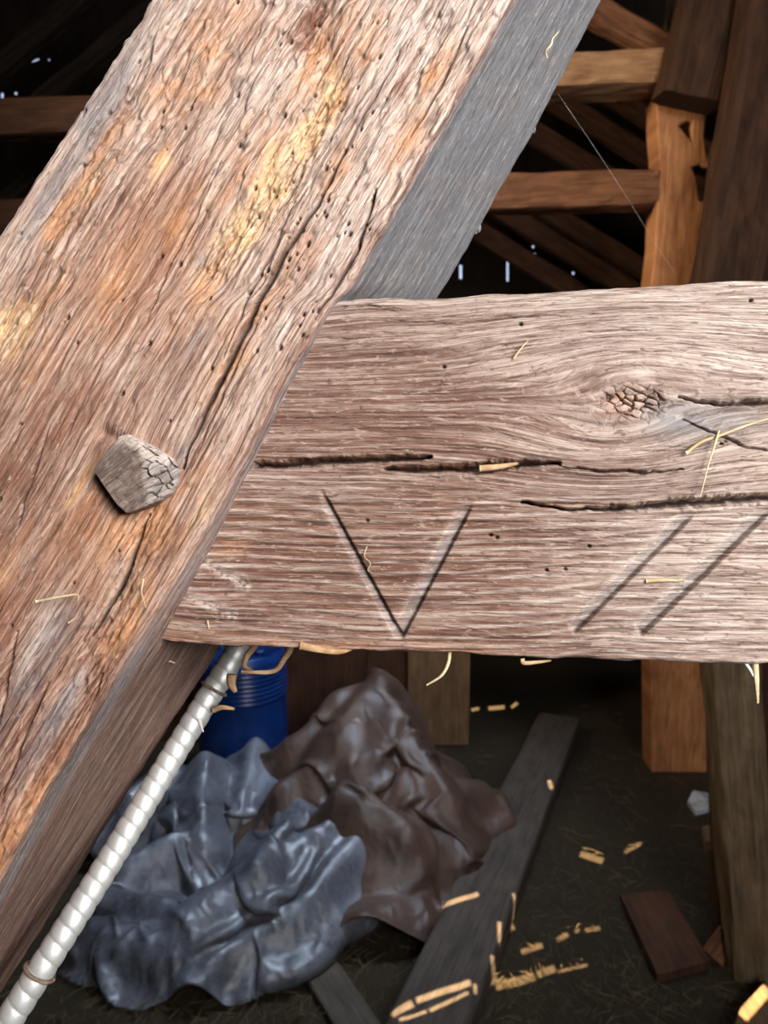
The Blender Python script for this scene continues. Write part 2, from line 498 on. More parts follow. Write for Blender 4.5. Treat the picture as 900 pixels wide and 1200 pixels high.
    H = h * fsoft + sideh * (1 - fsoft)
    # notched, splintery arrises
    lipd = np.abs(kf - 330)[None, :]
    H += np.exp(-(lipd / 9) ** 2) * (.0018 * fbm(Vv * 60, U * 60, 4, 61) + .003 * np.minimum(0, fbm(Vv * 18, U * 10, 2, 62)))
    lipe = np.abs(kf - 480)[None, :]
    H += np.exp(-(lipe / 6) ** 2) * (.0035 * fbm(Vv * 55, U * 20, 4, 63))
    lipl = np.minimum(kf, nc - kf)[None, :]
    H += np.exp(-(lipl / 8) ** 2) * (.0022 * fbm(Vv * 60, U * 20, 4, 64) * sstep(420, 0, py) * 1.6)
    P = P + N * H[..., None]
    # ---- stains, with light falloff painted into red and pale
    ang = math.radians(-61)
    nz = fbm(px * .02, py * .02, 4, 71) + .6 * fbm(u * 180, Vv * 30, 3, 72)
    orange = blobs(px, py, [(382, 55, 70, 20, .95), (395, 110, 40, 20, .8), (120, 190, 70, 20, .8), (80, 245, 50, 22, .9), (205, 120, 45, 40, .65), (180, 612, 60, 34, .9),
                            (150, 720, 80, 22, .75), (20, 985, 110, 20, .8), (505, 90, 60, 14, .6), (240, 330, 90, 28, .55), (100, 600, 90, 20, .5), (270, 420, 90, 30, .45), (50, 420, 60, 25, .4), (10, 660, 60, 20, .4),
                            (330, 330, 120, 22, .45), (250, 60, 120, 50, .50), (430, 60, 90, 22, .50), (480, 160, 90, 20, .42), (140, 330, 110, 36, .42), (300, 180, 80, 40, .55), (215, 250, 70, 26, .5), (60, 330, 90, 30, .45), (400, 200, 60, 20, .5), (130, 640, 90, 30, .5), (230, 560, 60, 22, .45)], ang, nz) * front
    yellow = blobs(px, py, [(390, 95, 26, 14, 1.0), (345, 185, 60, 20, .95), (300, 240, 80, 22, .8), (255, 290, 60, 18, .6), (190, 190, 32, 12, .45), (92, 232, 36, 8, .5),
                            (12, 385, 40, 24, .95), (88, 575, 40, 8, .6), (235, 600, 70, 9, .4)], ang, nz) * front
    red = blobs(px, py, [(365, 25, 50, 16, .8), (392, 78, 14, 12, .9), (185, 628, 36, 30, .95), (140, 780, 40, 16, .8), (180, 560, 60, 34, .35), (60, 520, 150, 60, .42), (20, 640, 120, 40, .42),
                         (90, 650, 90, 30, .4), (170, 300, 120, 40, .30), (105, 690, 60, 14, .4), (20, 900, 120, 26, .35), (120, 160, 25, 12, .5), (75, 260, 30, 16, .5), (470, 100, 20, 8, .6)], ang, nz) * front
    falloff_wash = sstep(330, 520, py + .25 * px) * (1 - .55 * sstep(150, 330, px)) * front  # darker red at the lower left stands for the weaker light there
    red = np.maximum(red, np.clip(falloff_wash * (.34 + .45 * fbm(px * .012, py * .012, 3, 83)), 0, .6))
    pale = np.clip(.26 + .58 * sstep(520, 0, py) + .35 * sstep(200, 500, px + .57 * py - 100) - .9 * smoothzone + .35 * fbm(px * .012, py * .012, 3, 81) - .5 * sstep(480, 900, py), 0, 1) * front  # bleached wood, plus light falloff from top to bottom painted in
    pale = np.maximum(pale, blobs(px, py, [(255, 470, 100, 24, .8), (320, 400, 120, 20, .7), (420, 250, 160, 18, .8), (50, 735, 60, 16, .8), (90, 800, 50, 14, .6), (285, 130, 130, 50, .7), (205, 480, 60, 20, .5)], ang, nz) * front)
    grey = blobs(px, py, [(115, 130, 95, 16, 1.0), (60, 225, 80, 12, .8), (60, 760, 90, 22, .6), (20, 820, 90, 22, .5), (235, 300, 40, 9, .5), (228, 400, 36, 7, .6), (205, 545, 30, 8, .6), (35, 660, 30, 10, .4), (55, 860, 90, 16, .7)], ang, nz, .4) * front * .62
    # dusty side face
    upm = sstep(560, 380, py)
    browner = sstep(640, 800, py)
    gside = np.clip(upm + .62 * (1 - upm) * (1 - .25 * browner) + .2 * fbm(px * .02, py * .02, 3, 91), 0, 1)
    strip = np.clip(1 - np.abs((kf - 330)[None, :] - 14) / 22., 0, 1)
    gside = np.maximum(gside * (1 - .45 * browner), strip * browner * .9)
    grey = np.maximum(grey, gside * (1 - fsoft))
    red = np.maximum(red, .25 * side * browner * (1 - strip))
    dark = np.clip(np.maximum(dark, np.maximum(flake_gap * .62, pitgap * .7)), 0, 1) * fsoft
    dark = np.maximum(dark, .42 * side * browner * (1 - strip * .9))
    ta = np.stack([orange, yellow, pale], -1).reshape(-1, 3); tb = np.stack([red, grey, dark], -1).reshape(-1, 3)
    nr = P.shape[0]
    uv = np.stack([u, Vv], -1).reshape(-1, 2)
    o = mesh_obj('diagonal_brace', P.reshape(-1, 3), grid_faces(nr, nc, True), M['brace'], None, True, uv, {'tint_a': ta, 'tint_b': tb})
    bm = bmesh.new(); bm.from_mesh(o.data); bm.verts.ensure_lookup_table()
    bm.faces.new([bm.verts[i] for i in range(nc)][::-1]); bm.faces.new([bm.verts[(nr - 1) * nc + i] for i in range(nc)])
    bmesh.ops.recalc_face_normals(bm, faces=bm.faces)
    bm.to_mesh(o.data); bm.free()
    tag(o, 'huge rotted diagonal oak timber with orange decay, worm holes and a wooden peg', 'beam')
build_brace()

# ================================================================== TIE BEAM
def build_beam():
    TX = [(100, 362), (385, 351), (430, 348), (520, 347), (560, 344), (650, 341), (780, 332), (900, 326), (1000, 321)]
    BX = [(100, 743), (165, 748), (230, 757), (300, 758), (400, 762), (550, 768), (700, 774), (900, 779), (1000, 783)]
    dep = lambda x: 1 / np.interp(x, [100, 1000], [1 / .474, 1 / .419])
    xs_d = np.linspace(150, 925, 900)
    def line(tab, x):
        t = np.array(tab, float); xc = np.clip(x, 100, 1000)
        P = W(xc, np.interp(xc, t[:, 0], t[:, 1]), dep(xc))
        a = W(100., t[0, 1], dep(100.)); b = W(1000., t[-1, 1], dep(1000.))
        return P + ((x - xc) / 900.)[:, None] * (b - a)
    xs = np.concatenate([xs_d, np.linspace(935, 4800, 60)])
    T0 = line(TX, xs); B0 = line(BX, xs)
    ax = unit(B0[-1] - B0[0]); dn = unit((B0 - T0).mean(0)); nb = unit(np.cross(ax, dn)); 
    if nb @ FW < 0: nb = -nb
    TH = .105
    T1 = T0 + nb * TH; B1 = B0 + nb * TH
    segs = [(T0, B0, 470), (B0, B1, 40), (B1, T1, 30), (T1, T0, 40)]
    cols = []
    for a, b, n in segs:
        for k in range(n): cols.append(a + (b - a) * (k / n))
    P = np.stack(cols, 1); nc = P.shape[1]
    for w in (1, 2, 3): P = (np.roll(P, w, 1) + np.roll(P, -w, 1) + 2 * P) / 4
    px, py = project(P)
    kf = np.arange(nc)
    front = np.clip(np.minimum(sstep(-8, 6, kf) + sstep(nc - 8, nc, kf), 1 - sstep(464, 478, kf)), 0, 1)[None, :] * np.ones_like(px)
    Vv = P @ ax; step = np.linalg.norm(np.roll(P[300], -1, 0) - P[300], axis=1); per = np.cumsum(step)
    U = np.broadcast_to(per[None], Vv.shape).copy()
    N = grid_normals(P, True); cen = P.mean(1, keepdims=True); N *= np.sign(((P - cen) * N).sum(-1, keepdims=True))
    # grain flows round the knot and dips between the shakes
    kx, ky = 742, 472; S = .00047
    e = np.exp(-(((px - kx) / 125) ** 2 + ((py - ky) / 62) ** 2))
    warp = -(py - ky) * .72 * e * S
    e2_ = np.exp(-(((px - 720) / 190) ** 2)) * sstep(470, 400, py) * sstep(330, 380, py)
    warp += 16 * S * e2_
    e3_ = np.exp(-(((px - 700) / 130) ** 2)) * sstep(470, 530, py) * sstep(620, 560, py)
    warp -= 14 * S * e3_
    warp += (.0016 * fbm(Vv * 9, U * 14, 2, 5))
    u = U + warp * front
    pyw = py + warp / S
    h = .00055 * ridged(u * 300, Vv * 13, 3, 111) + .0009 * fbm(u * 80, Vv * 7, 3, 112) + .0013 * fbm(u * 20, Vv * 6, 3, 113)
    _, fl, fc = voro(u * 260, Vv * 26, 105)
    h += (fc - .5) * .0006 * sstep(0, .25, fl)
    low = sstep(555, 600, py)
    rib = np.sin(2 * PI * (py + 6 * np.sin(px * .010) + 10 * fbm(px * .006, py * .02, 2, 7)) / 12.5)
    h += rib * .00055 * low * (.6 + .6 * fbm(px * .01, py * .02, 2, 9))
    mid = sstep(420, 470, py) * (1 - low)
    h += .0008 * ridged(u * 110, Vv * 4, 2, 120) * (.4 + mid)
    dark = np.zeros_like(h); grey = np.zeros_like(h); pale_x = np.zeros_like(h); oran = np.zeros_like(h)
    def groove(pts, w, dep_, dk=.9, off=0, both=True, jit=3.0, wfun=None):
        xs_ = [p[0] for p in pts]; ys_ = [p[1] for p in pts]
        m = (px > min(xs_) - 25) & (px < max(xs_) + 25) & (py > min(ys_) - 25) & (py < max(ys_) + 25) & (front > 0)
        if not m.any(): return
        j = jit * fbm(px[m] * .05, py[m] * .05, 3, 33)
        dd, tq = segd(px[m], py[m] + j, pts)
        ww = w * (.9 + .45 * fbm(px[m] * .022, py[m] * .02, 2, 35) + .25 * fbm(px[m] * .15, py[m] * .1, 2, 36)) * (wfun(tq) if wfun else (.3 + .7 * np.sin(PI * np.clip(tq, .03, .97))))
        g = np.exp(-(dd / ww) ** 2)
        h[m] -= dep_ * g; dark[m] = np.maximum(dark[m], dk * np.exp(-(dd / (ww * .75)) ** 2))
    # shakes
    groove([(282, 545), (330, 545), (380, 541), (440, 539), (505, 536)], 4.2, .009, .95, wfun=lambda t: .45 + .55 * np.sin(PI * np.clip(t * .9 + .1, 0, 1)))
    groove([(452, 549), (500, 551), (560, 549), (610, 544), (655, 543)], 5.0, .010, .9, wfun=lambda t: .35 + .6 * np.sin(PI * np.clip(t, .05, .95)))
    groove([(655, 546), (700, 552), (760, 554), (800, 550)], 1.9, .004, .85)
    groove([(612, 588), (660, 597), (720, 597), (800, 590), (860, 586), (930, 582)], 5.5, .011, .95, wfun=lambda t: .25 + .75 * sstep(0, .8, t))
    groove([(795, 466), (840, 474), (880, 472), (930, 468)], 3.4, .007, .8, wfun=lambda t: .4 + .6 * t)
    groove([(800, 492), (830, 505), (870, 522), (920, 535)], 1.6, .003, .6)
    groove([(835, 545), (870, 540), (920, 541)], 1.2, .002, .5)
    groove([(385, 361), (430, 358), (470, 362)], 1.2, .0015, .4)
    groove([(548, 612), (620, 616), (700, 612)], .9, .001, .3)
    rng = random.Random(12)
    for _ in range(60):
        x = rng.uniform(300, 880); y = rng.uniform(360, 760); l = rng.uniform(25, 110)
        if abs(x - 742) < 90 and abs(y - 472) < 40: continue
        groove([(x, y), (x + l / 2, y + rng.uniform(-2, 2)), (x + l, y + rng.uniform(-3, 3))], rng.uniform(.7, 1.3), rng.uniform(.0005, .0013), .4)
    # small round worm holes
    for (x, y) in [(640, 598 + 70), (662, 667), (575, 627), (582, 630), (845, 520), (850, 517), (520, 430), (430, 610), (690, 640), (610, 380), (880, 352)]:
        g = np.exp(-(np.hypot((px - x) / 2.4, (py - y) / 1.8)) ** 3) * (front > 0)
        h -= .0025 * g; dark = np.maximum(dark, .8 * g)
    # knot
    rk = np.hypot((px - kx) / 34, (py - ky) / 17); an = np.arctan2(py - ky, px - kx)
    kn = np.exp(-rk ** 3)
    h += .0018 * np.exp(-(np.hypot((px - kx) / 70, (py - ky) / 36) - .6) ** 2 * 8) * (front > 0)
    wxk = 11 * fbm(px * .05, py * .05, 3, 78)
    _, ke, kc = voro((px + wxk) * .075, (py + .6 * wxk) * .13, 77)
    h -= kn * (.0035 * (1 - sstep(0, .28, ke)) + .002 * (1 - kc)) * (front > 0)
    dark = np.maximum(dark, kn * .75 * (1 - sstep(0, .22, ke)) * (front > 0))
    grey = np.maximum(grey, .75 * np.exp(-(((px - 800) / 90) ** 2 + ((py - 492) / 24) ** 2)) * sstep(720, 790, px))
    oran = np.maximum(oran, kn * kc * .35)
    h -= .0035 * 1.0 * np.exp(-(((px - 855) / 75) ** 2 + ((py - 486) / 16) ** 2)) * (front > 0)
    # carpenter's marks: V and two strokes, cut with one steep and one slanted wall
    def carve(a, b, w, dep_, side, taper_in=.12):
        ax_, ay_ = a; bx_, by_ = b; L = math.dist(a, b); vx, vy = (bx_ - ax_) / L, (by_ - ay_) / L
        al = (px - ax_) * vx + (py - ay_) * vy; ac = (-(px - ax_) * vy + (py - ay_) * vx) * side
        rag = 2.0 * fbm(px * .10, py * .35, 3, 44)
        m = sstep(-4, L * taper_in, al) * (1 - sstep(L - 5, L + 3, al)) * (front > 0)
        ww = w * (.55 + .45 * m)
        prof = np.where(ac > 0, np.clip(1 - ac / 3.6, 0, 1), np.clip(1 + (ac + rag * .5) / ww, 0, 1))
        nonlocal h, grey, dark, pale_x
        h = h - dep_ * prof * m
        grey = np.maximum(grey, .42 * sstep(.05, .5, prof) * m * (ac <= 1) * min(1, dep_ / .003)); pale_x = np.maximum(pale_x, .35 * sstep(.05, .4, prof) * m * (ac < -1))  # grey shading and pale highlight of the cut walls painted in
        dark = np.maximum(dark, .35 * np.exp(-((ac - .5) / 1.8) ** 2) * m * min(1, dep_ / .003))  # painted shade line along the steep wall
        pale_x = np.maximum(pale_x, .5 * np.exp(-((ac + ww) / 3.5) ** 2) * m)
    carve((376, 574), (471, 747), 8, .0030, -1)
    carve((553, 590), (470, 747), 13, .0034, -1)
    carve((814, 601), (672, 741), 13, .0038, -1)
    carve((905, 596), (750, 744), 14, .0044, -1)
    carve((205, 640), (288, 686), 9, .0010, 1, .5)
    carve((188, 684), (274, 722), 8, .0009, 1, .5)
    scr = np.zeros_like(h)
    for a, b in (((205, 640), (288, 686)), ((188, 684), (274, 722))):
        dd, _ = segd(px, py, [a, b]); scr = np.maximum(scr, np.exp(-(dd / 6) ** 2) * sstep(-.3, .2, fbm(px * .2, py * .2, 2, 3)))
    # reddish scar between them
    dd, _ = segd(px, py, [(235, 652), (285, 640)]); oran = np.maximum(oran, .5 * np.exp(-(dd / 10) ** 2))
    # ragged lower and upper arris
    H = h * front + (1 - front) * .001 * fbm(U * 60, Vv * 12, 3, 130)
    lb = np.abs(kf - 470)[None, :]; H += np.exp(-(lb / 10) ** 2) * (.0016 * fbm(Vv * 45, U * 60, 4, 131) + .0030 * np.minimum(0, fbm(Vv * 22, U * 9, 2, 132)))
    lt = np.minimum(kf, nc - kf)[None, :]; H += np.exp(-(lt / 9) ** 2) * (.0015 * fbm(Vv * 40, U * 60, 4, 133) + .0022 * np.minimum(0, fbm(Vv * 16, U * 9, 2, 134)))
    P = P + N * H[..., None]
    nz = fbm(px * .015, py * .03, 4, 171)
    orange = np.clip(oran + .38 * np.exp(-(lb / 14) ** 2) * (1 - sstep(480, 700, px)) + .3 * np.exp(-(((px - 800) / 160) ** 2 + ((py - 352) / 14) ** 2)) * sstep(-.1, .3, nz)
                     + .10 * sstep(.1, .5, nz) * low, 0, 1)
    pale = np.clip(-.15 + .85 * sstep(430, 900, px + .0 * py) + .30 * sstep(500, 350, py) + .25 * nz + .6 * np.exp(-(lt / 16) ** 2) - .18 * low * sstep(700, 500, px), 0, 1)  # paler to the right: weathering plus the light's gradient put into the colour
    pale = np.clip(pale + .55 * sstep(.35, .9, rib) * low * (.65 + .5 * sstep(-.2, .3, fbm(px * .02, py * .08, 2, 66))) + pale_x, 0, 1)
    pale = np.maximum(pale, .6 * np.exp(-((py - 560 - 3 * np.sin(px * .02)) / 7) ** 2) * sstep(560, 470, px))
    pale = pale + 2.2 * scr
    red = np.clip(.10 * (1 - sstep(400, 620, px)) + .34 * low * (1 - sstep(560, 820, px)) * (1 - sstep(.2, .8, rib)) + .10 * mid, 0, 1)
    yellow = .0 * pale
    # exposed tan wood in the shakes
    for pts in ([(300, 541), (380, 536), (470, 534)], [(500, 547), (560, 545), (600, 541)], [(640, 592), (720, 593), (800, 587)]):
        dd, _ = segd(px, py, pts); yellow = np.maximum(yellow, .42 * np.exp(-(dd / 2.4) ** 2) * sstep(-.1, .2, fbm(px * .04, py * .1, 2, 12)))
    ta = np.stack([orange, yellow, pale], -1).reshape(-1, 3) * front.reshape(-1, 1); tb = np.stack([red, np.clip(grey, 0, 1), dark], -1).reshape(-1, 3) * front.reshape(-1, 1)
    nr = P.shape[0]
    uv = np.stack([u, Vv], -1).reshape(-1, 2)
    o = mesh_obj('tie_beam', P.reshape(-1, 3), grid_faces(nr, nc, True), M['beam'], None, True, uv, {'tint_a': ta, 'tint_b': tb})
    bm = bmesh.new(); bm.from_mesh(o.data); bm.verts.ensure_lookup_table()
    bm.faces.new([bm.verts[i] for i in range(nc)][::-1]); bm.faces.new([bm.verts[(nr - 1) * nc + i] for i in range(nc)])
    bmesh.ops.recalc_face_normals(bm, faces=bm.faces); bm.to_mesh(o.data); bm.free()
    tag(o, 'horizontal weathered oak beam with knot, long splits and carved V and slash marks', 'beam')
build_beam()

# ================================================================== PEG
def build_peg():
    out = [(118, 552), (134, 531), (149, 514), (158, 512), (182, 524), (203, 538), (211, 550), (210, 566), (203, 578), (190, 588), (172, 596), (157, 601), (146, 592), (131, 571)]
    n = len(out); per = []
    for i in range(n):
        a, b = out[i], out[(i + 1) % n]
        for k in range(10): per.append((a[0] + (b[0] - a[0]) * k / 10, a[1] + (b[1] - a[1]) * k / 10))
    per = np.array(per); c = np.array([163, 557.])
    rings = np.concatenate([np.linspace(.02, 1, 60), [1.02, 1.03, 1.03, 1.03]])
    hs = np.concatenate([np.ones(60), [.85, .45, 0, -.6]])
    X = c[0] + (per[None, :, 0] - c[0]) * rings[:, None]; Y = c[1] + (per[None, :, 1] - c[1]) * rings[:, None]
    div = (X - 176) - (Y - 555) * .10           # the ridge between the sawn facet and the crumbled end grain
    lift = np.where(div < 0, .0145 + div * .00006, .0145 - div * .00026)
    right = sstep(-2, 5, div)
    wq = 5 * fbm(X * .06, Y * .06, 3, 15)
    _, e, cv = voro((X + wq) * .075 + 2, (Y - wq) * .095, 14)
    lift = lift + right * ((cv - .5) * .0024 - .003 * (1 - sstep(0, .16, e))) + .00025 * fbm(X * .2, Y * .5, 3, 4)
    lift = lift + .0006 * fbm(X * .08, Y * .08, 3, 8)
    Hh = lift * np.clip(hs, -1, 1)[:, None]
    d = .449 - Hh
    # keep its own parallel-sided body: offset along the viewing axis of the brace face
    base = W(X, Y, np.full(X.shape, .449))
    nrm = -FW
    P = base + nrm * Hh[..., None]
    grey = np.clip(.05 + right * .40 + .0 * X, 0, 1)
    ee = np.exp(-(segd(X, Y, [(155, 514), (203, 540)])[0] / 7) ** 2)
    pale = np.clip(ee * 3 + right * (.25 + cv * .6), 0, 3)
    dark = np.clip(right * (1 - sstep(0, .10, e)) * .85 + .22 * (1 - right), 0, 1)
    dark = np.clip(dark * (1 - ee) , 0, 1)
    ta = np.stack([.0 * X, .0 * X, pale], -1).reshape(-1, 3); tb = np.stack([.0 * X, grey * (1 - ee * .5), dark], -1).reshape(-1, 3)
    nr, nc = X.shape
    uv = np.stack([(X * .6 + Y * .8) * .00048, (Y * .6 - X * .8) * .00048], -1).reshape(-1, 2)
    fs = grid_faces(nr, nc, True)
    o = mesh_obj('wooden_peg', P.reshape(-1, 3), fs, M['peg'], None, True, uv, {'tint_a': ta, 'tint_b': tb})
    bm = bmesh.new(); bm.from_mesh(o.data); bm.verts.ensure_lookup_table(); bm.faces.new([bm.verts[i] for i in range(nc)])
    bm.faces.new([bm.verts[(nr - 1) * nc + i] for i in range(nc)][::-1])
    bmesh.ops.recalc_face_normals(bm, faces=bm.faces); bm.to_mesh(o.data); bm.free()
    tag(o, 'grey-brown wooden peg with crumbled end sticking out of the diagonal timber', 'peg')
M['peg'] = aged_wood('peg_oak', (.17, .115, .09), (.27, .19, .155), (.42, .32, .27), (300, 60), .5)
build_peg()

# ================================================================== ARMOURED CABLE
def build_cable():
    t = NT('galvanised_steel')
    v = t.n('ShaderNodeTexCoord').outputs['Object']
    n1 = t.noise(v, 120, 4, .6)
    t.l(t.ramp(n1, [(.3, (.62, .62, .59)), (.7, (.88, .89, .88))]), t.b.inputs['Base Color'])
    t.b.inputs['Metallic'].default_value = .6
    t.l(t.ramp(n1, [(.3, .55), (.7, .42)]), t.b.inputs['Roughness'])
    cl = spline([W(395, 560, .640), W(335, 665, .612), W(270, 775, .585), W(203, 885, .560), (W(134, 1000, .530)), W(73, 1097, .505), W(14, 1190, .488), W(-60, 1305, .475), W(-200, 1510, .46)], 90)
    s = np.concatenate([[0], np.cumsum(np.linalg.norm(np.diff(cl, axis=0), axis=1))])
    ns = int(s[-1] / .0006); sq = np.linspace(0, s[-1], ns)
    c = np.stack([np.interp(sq, s, cl[:, k]) for k in range(3)], 1)
    T = np.gradient(c, axis=0); T /= np.linalg.norm(T, axis=1, keepdims=True)
    A = np.cross(T, FW); A /= np.linalg.norm(A, axis=1, keepdims=True); B = np.cross(T, A)
    q = 40; th = np.arange(q) / q * 2 * PI
    ph = (sq[:, None] / .0098 + th[None, :] / (2 * PI)) % 1.0
    r = .0078 + .0011 * np.sin(PI * ph) ** .38
    P = c[:, None] + A[:, None] * (np.cos(th)[None] * r)[..., None] + B[:, None] * (np.sin(th)[None] * r)[..., None]
    o = mesh_obj('armoured_cable', P.reshape(-1, 3), grid_faces(ns, q, True), t.m, None, True)
    tag(o, 'silver spiral metal conduit running along the diagonal timber', 'cable')
    # rusty wire ties
    for (x, y, d) in ((252, 808, .5785), (45, 1138, .4975)):
        p = W(x, y, d); ax = unit(W(12, 1190, .488) - W(270, 775, .585))
        a = unit(np.cross(ax, FW)); b = np.cross(ax, a); th2 = np.linspace(0, 2 * PI, 28)
        k = np.argmin(np.linalg.norm(c - p, axis=1)); p = c[k]
        pts = [p + a * math.cos(q2) * .0098 + b * math.sin(q2) * .0098 + ax * .002 * math.sin(q2) for q2 in th2]
        tube('tie_wire', pts, .0013, M['rust'], o, 6)['label'] = 'rusty wire tie wrapped round the conduit'
M['rust'] = plain('rusty_wire', (.12, .075, .05), (.28, .21, .16), 200, .7)
build_cable()

# ================================================================== SMALL STRAWS, SPLINTERS, SILK NEAR THE CAMERA
def fore_strand(name, pts, r, mat, label, cat, flat=.5, group=None, taper=True):
    o = tube(name, spline([W(*p) for p in pts], 8), r, mat, None, 6, flat, taper)
    tag(o, label, cat, group); return o
bd = lambda x: 1 / np.interp(x, [100, 1000], [1 / .474, 1 / .419])     # depth of the beam's face
def on_beam(pts, lift=.001): return [(x, y, bd(x) - lift - (z if len(p) > 2 else 0)) for p in pts for x, y, z in [(p + (0,))[:3]]]
S = fore_strand
S('straw_stalk', on_beam([(804, 531), (822, 518), (845, 510), (880, 497), (915, 487)], .0035), .00095, M['straw'], 'long pale straw stalk lying on the beam right of the knot', 'straw')
S('straw_stalk', on_beam([(843, 503), (838, 520), (830, 545), (821, 582)], .0048), .0007, M['straw'], 'thin straw stalk crossing the long one beside the knot', 'straw')
S('straw_stalk', on_beam([(757, 681), (780, 680), (802, 681)], .002), .0011, M['straw'], 'short flat yellow straw between the two carved slashes', 'straw', .4)
S('straw_stalk', on_beam([(602, 420), (610, 409), (619, 399)], .002), .0006, M['straw'], 'tiny straw bit on the upper face of the beam left of the knot', 'straw')
S('wood_splinter', on_beam([(562, 549), (585, 547), (608, 543)], .003), .0019, M['splinter'], 'orange splinter wedged in the middle split of the beam', 'splinter', .5)
S('wood_fibre', on_beam([(430, 640), (427, 652), (434, 660), (431, 668), (436, 672)], .002), .0004, M['straw'], 'curly pale fibre caught on the left stroke of the carved V', 'fibre', .6)
S('straw_stalk', on_beam([(243, 727), (245, 737)], .002), .0006, M['straw'], 'tiny upright straw bit near the beam bottom by the diagonal timber', 'straw')
brd = lambda y: .455 - .025 * y / 1200
S('straw_stalk', [(42, 705, brd(705) - .004), (68, 700, brd(705) - .005), (90, 697, brd(700) - .004), (91, 704, brd(700) - .004)], .0008, M['straw'], 'bent straw stalk on the lower part of the diagonal timber', 'straw')
S('straw_stalk', [(168, 678, brd(680) - .004), (166, 695, brd(700) - .006), (171, 712, brd(700) - .004)], .0005, M['straw'], 'thin curved straw on the diagonal timber edge below the peg', 'straw')
S('straw_stalk', [(80, 730, brd(730) - .004), (92, 722, brd(730) - .004)], .0005, M['straw'], 'very small straw under the bent one on the diagonal timber', 'straw')
S('wood_fibre', [(641, 68, .512), (640, 60, .508), (646, 52, .506), (648, 45, .508), (655, 37, .512)], .0007, M['straw'], 'squiggly pale fibre stuck high on the grey side of the diagonal timber', 'fibre')
S('straw_stalk', [(188, 779, .505), (197, 775, .500), (205, 777, .502)], .0009, M['straw'], 'straw crumb on the dark side of the diagonal timber under the beam', 'straw')
# hanging from the beam's underside
def under(name, pts, r, mat, label, cat, flat=.5): return fore_strand(name, pts, r, mat, label, cat, flat)
under('straw_stalk', [(527, 764, .452), (525, 778, .450), (517, 792, .449), (500, 803, .449)], .0011, M['straw'], 'curved straw hanging under the beam below the carved V', 'straw')
under('bark_flake', [(612, 772, .444), (614, 777, .443), (630, 776, .442), (646, 774, .443)], .0014, M['splinter'], 'flat wood flake hanging under the beam at its middle', 'splinter')
under('bark_flake', [(352, 757, .456), (372, 761, .454), (395, 764, .454), (412, 761, .455)], .0024, M['splinter'], 'long pale sliver peeling from the beam bottom near the cable', 'splinter')
under('straw_stalk', [(885, 776, .428), (886, 792, .428), (887, 806, .428), (888, 824, .429)], .0018, M['straw'], 'bright pale straw hanging under the beam at the right edge', 'straw')
under('straw_stalk', [(873, 776, .428), (879, 785, .428), (883, 793, .428)], .0011, M['web'], 'whitish fluff hanging beside the bright straw at the right', 'fibre')
under('bark_strip', [(345, 722, .50), (341, 757, .50), (333, 772, .50), (322, 786, .50), (300, 788, .50), (283, 787, .502)], .0021, M['splinter'], 'bent tan bark strip hanging over the blue barrel', 'splinter', .45)
under('bark_strip', [(304, 710, .52), (300, 752, .52), (290, 768, .52), (286, 780, .52), (296, 786, .52)], .0024, M['splinter'], 'brown bark shred beside the top of the conduit', 'splinter', .6)
under('bark_strip', [(272, 790, .55), (271, 801, .55), (276, 811, .55)], .0036, M['splinter'], 'small tan bark chip stuck on the conduit', 'splinter', .5)
under('bark_strip', [(250, 832, .565), (260, 829, .56), (275, 831, .56)], .0022, M['splinter'], 'flat bark sliver below the upper wire tie', 'splinter', .5)
under('fibre_tuft', [(233, 842, .555), (236, 852, .553), (238, 858, .552)], .0014, M['web'], 'white fluff clinging to the right of the conduit', 'fibre', .6)
o = tube('spider_thread', spline([W(654, 110, .60), W(700, 178, .75), W(740, 240, .95), W(772, 292, 1.15), W(790, 318, 1.3)], 10), .00014, M['web'], None, 5)
tag(o, 'fine silk thread slanting from the diagonal timber towards the post', 'spider silk')
for (x, y, d, lab) in ((624, 150, .60, 'upper'), (559, 267, .60, 'lower')):
    rng = random.Random(int(x)); vs = []; fs = []
    bm = bmesh.new(); bmesh.ops.create_icosphere(bm, subdivisions=3, radius=.0024)
    for v in bm.verts:
        k = 1 + .55 * perlin(np.array(v.co.x * 700 + x), np.array(v.co.y * 700 + v.co.z * 300), 4); v.co *= float(k); v.co.z *= 1.6
    me = bpy.data.meshes.new('cobweb_tuft'); bm.to_mesh(me); bm.free(); me.materials.append(M['webtuft'])
    o = bpy.data.objects.new('cobweb_tuft', me); C.objects.link(o); o.location = W(x, y, d)
    tag(o, lab + ' grey cobweb clump on the right edge of the diagonal timber', 'cobweb')

# ================================================================== BACKGROUND TIMBER FRAME
DP = 4.86
def prism_px(name, outline, D, thick, mat, label, cat, holes=[]):
    """real-size timber with a cut outline, standing parallel to the far wall"""
    def w2(p): q = W(p[0], p[1], D); return (q[0], q[2])
    yb = float(atz(450, 600 + (F * (2.5 / 2.5)) * 0 + 1, 0)[1]) if False else None
    Y = float(W(outline[0][0], 600, D)[1])
    def fit(p):
        r = (p[0] - 450) / F * RT + (600 - p[1]) / F * UP + FW; k = Y / r[1]; q = CAM + r * k; return (float(q[0]), float(q[2]))
    o2 = [fit(p) for p in outline]; h2 = [[fit(p) for p in h] for h in holes]
    o = slab(name, o2, h2, lambda a, b: (a, Y, b), (0, thick, 0), mat)
    m = o.modifiers.new('worn_edges', 'BEVEL'); m.width = .012; m.segments = 2; m.limit_method = 'ANGLE'
    tag(o, label, cat); return o, o2

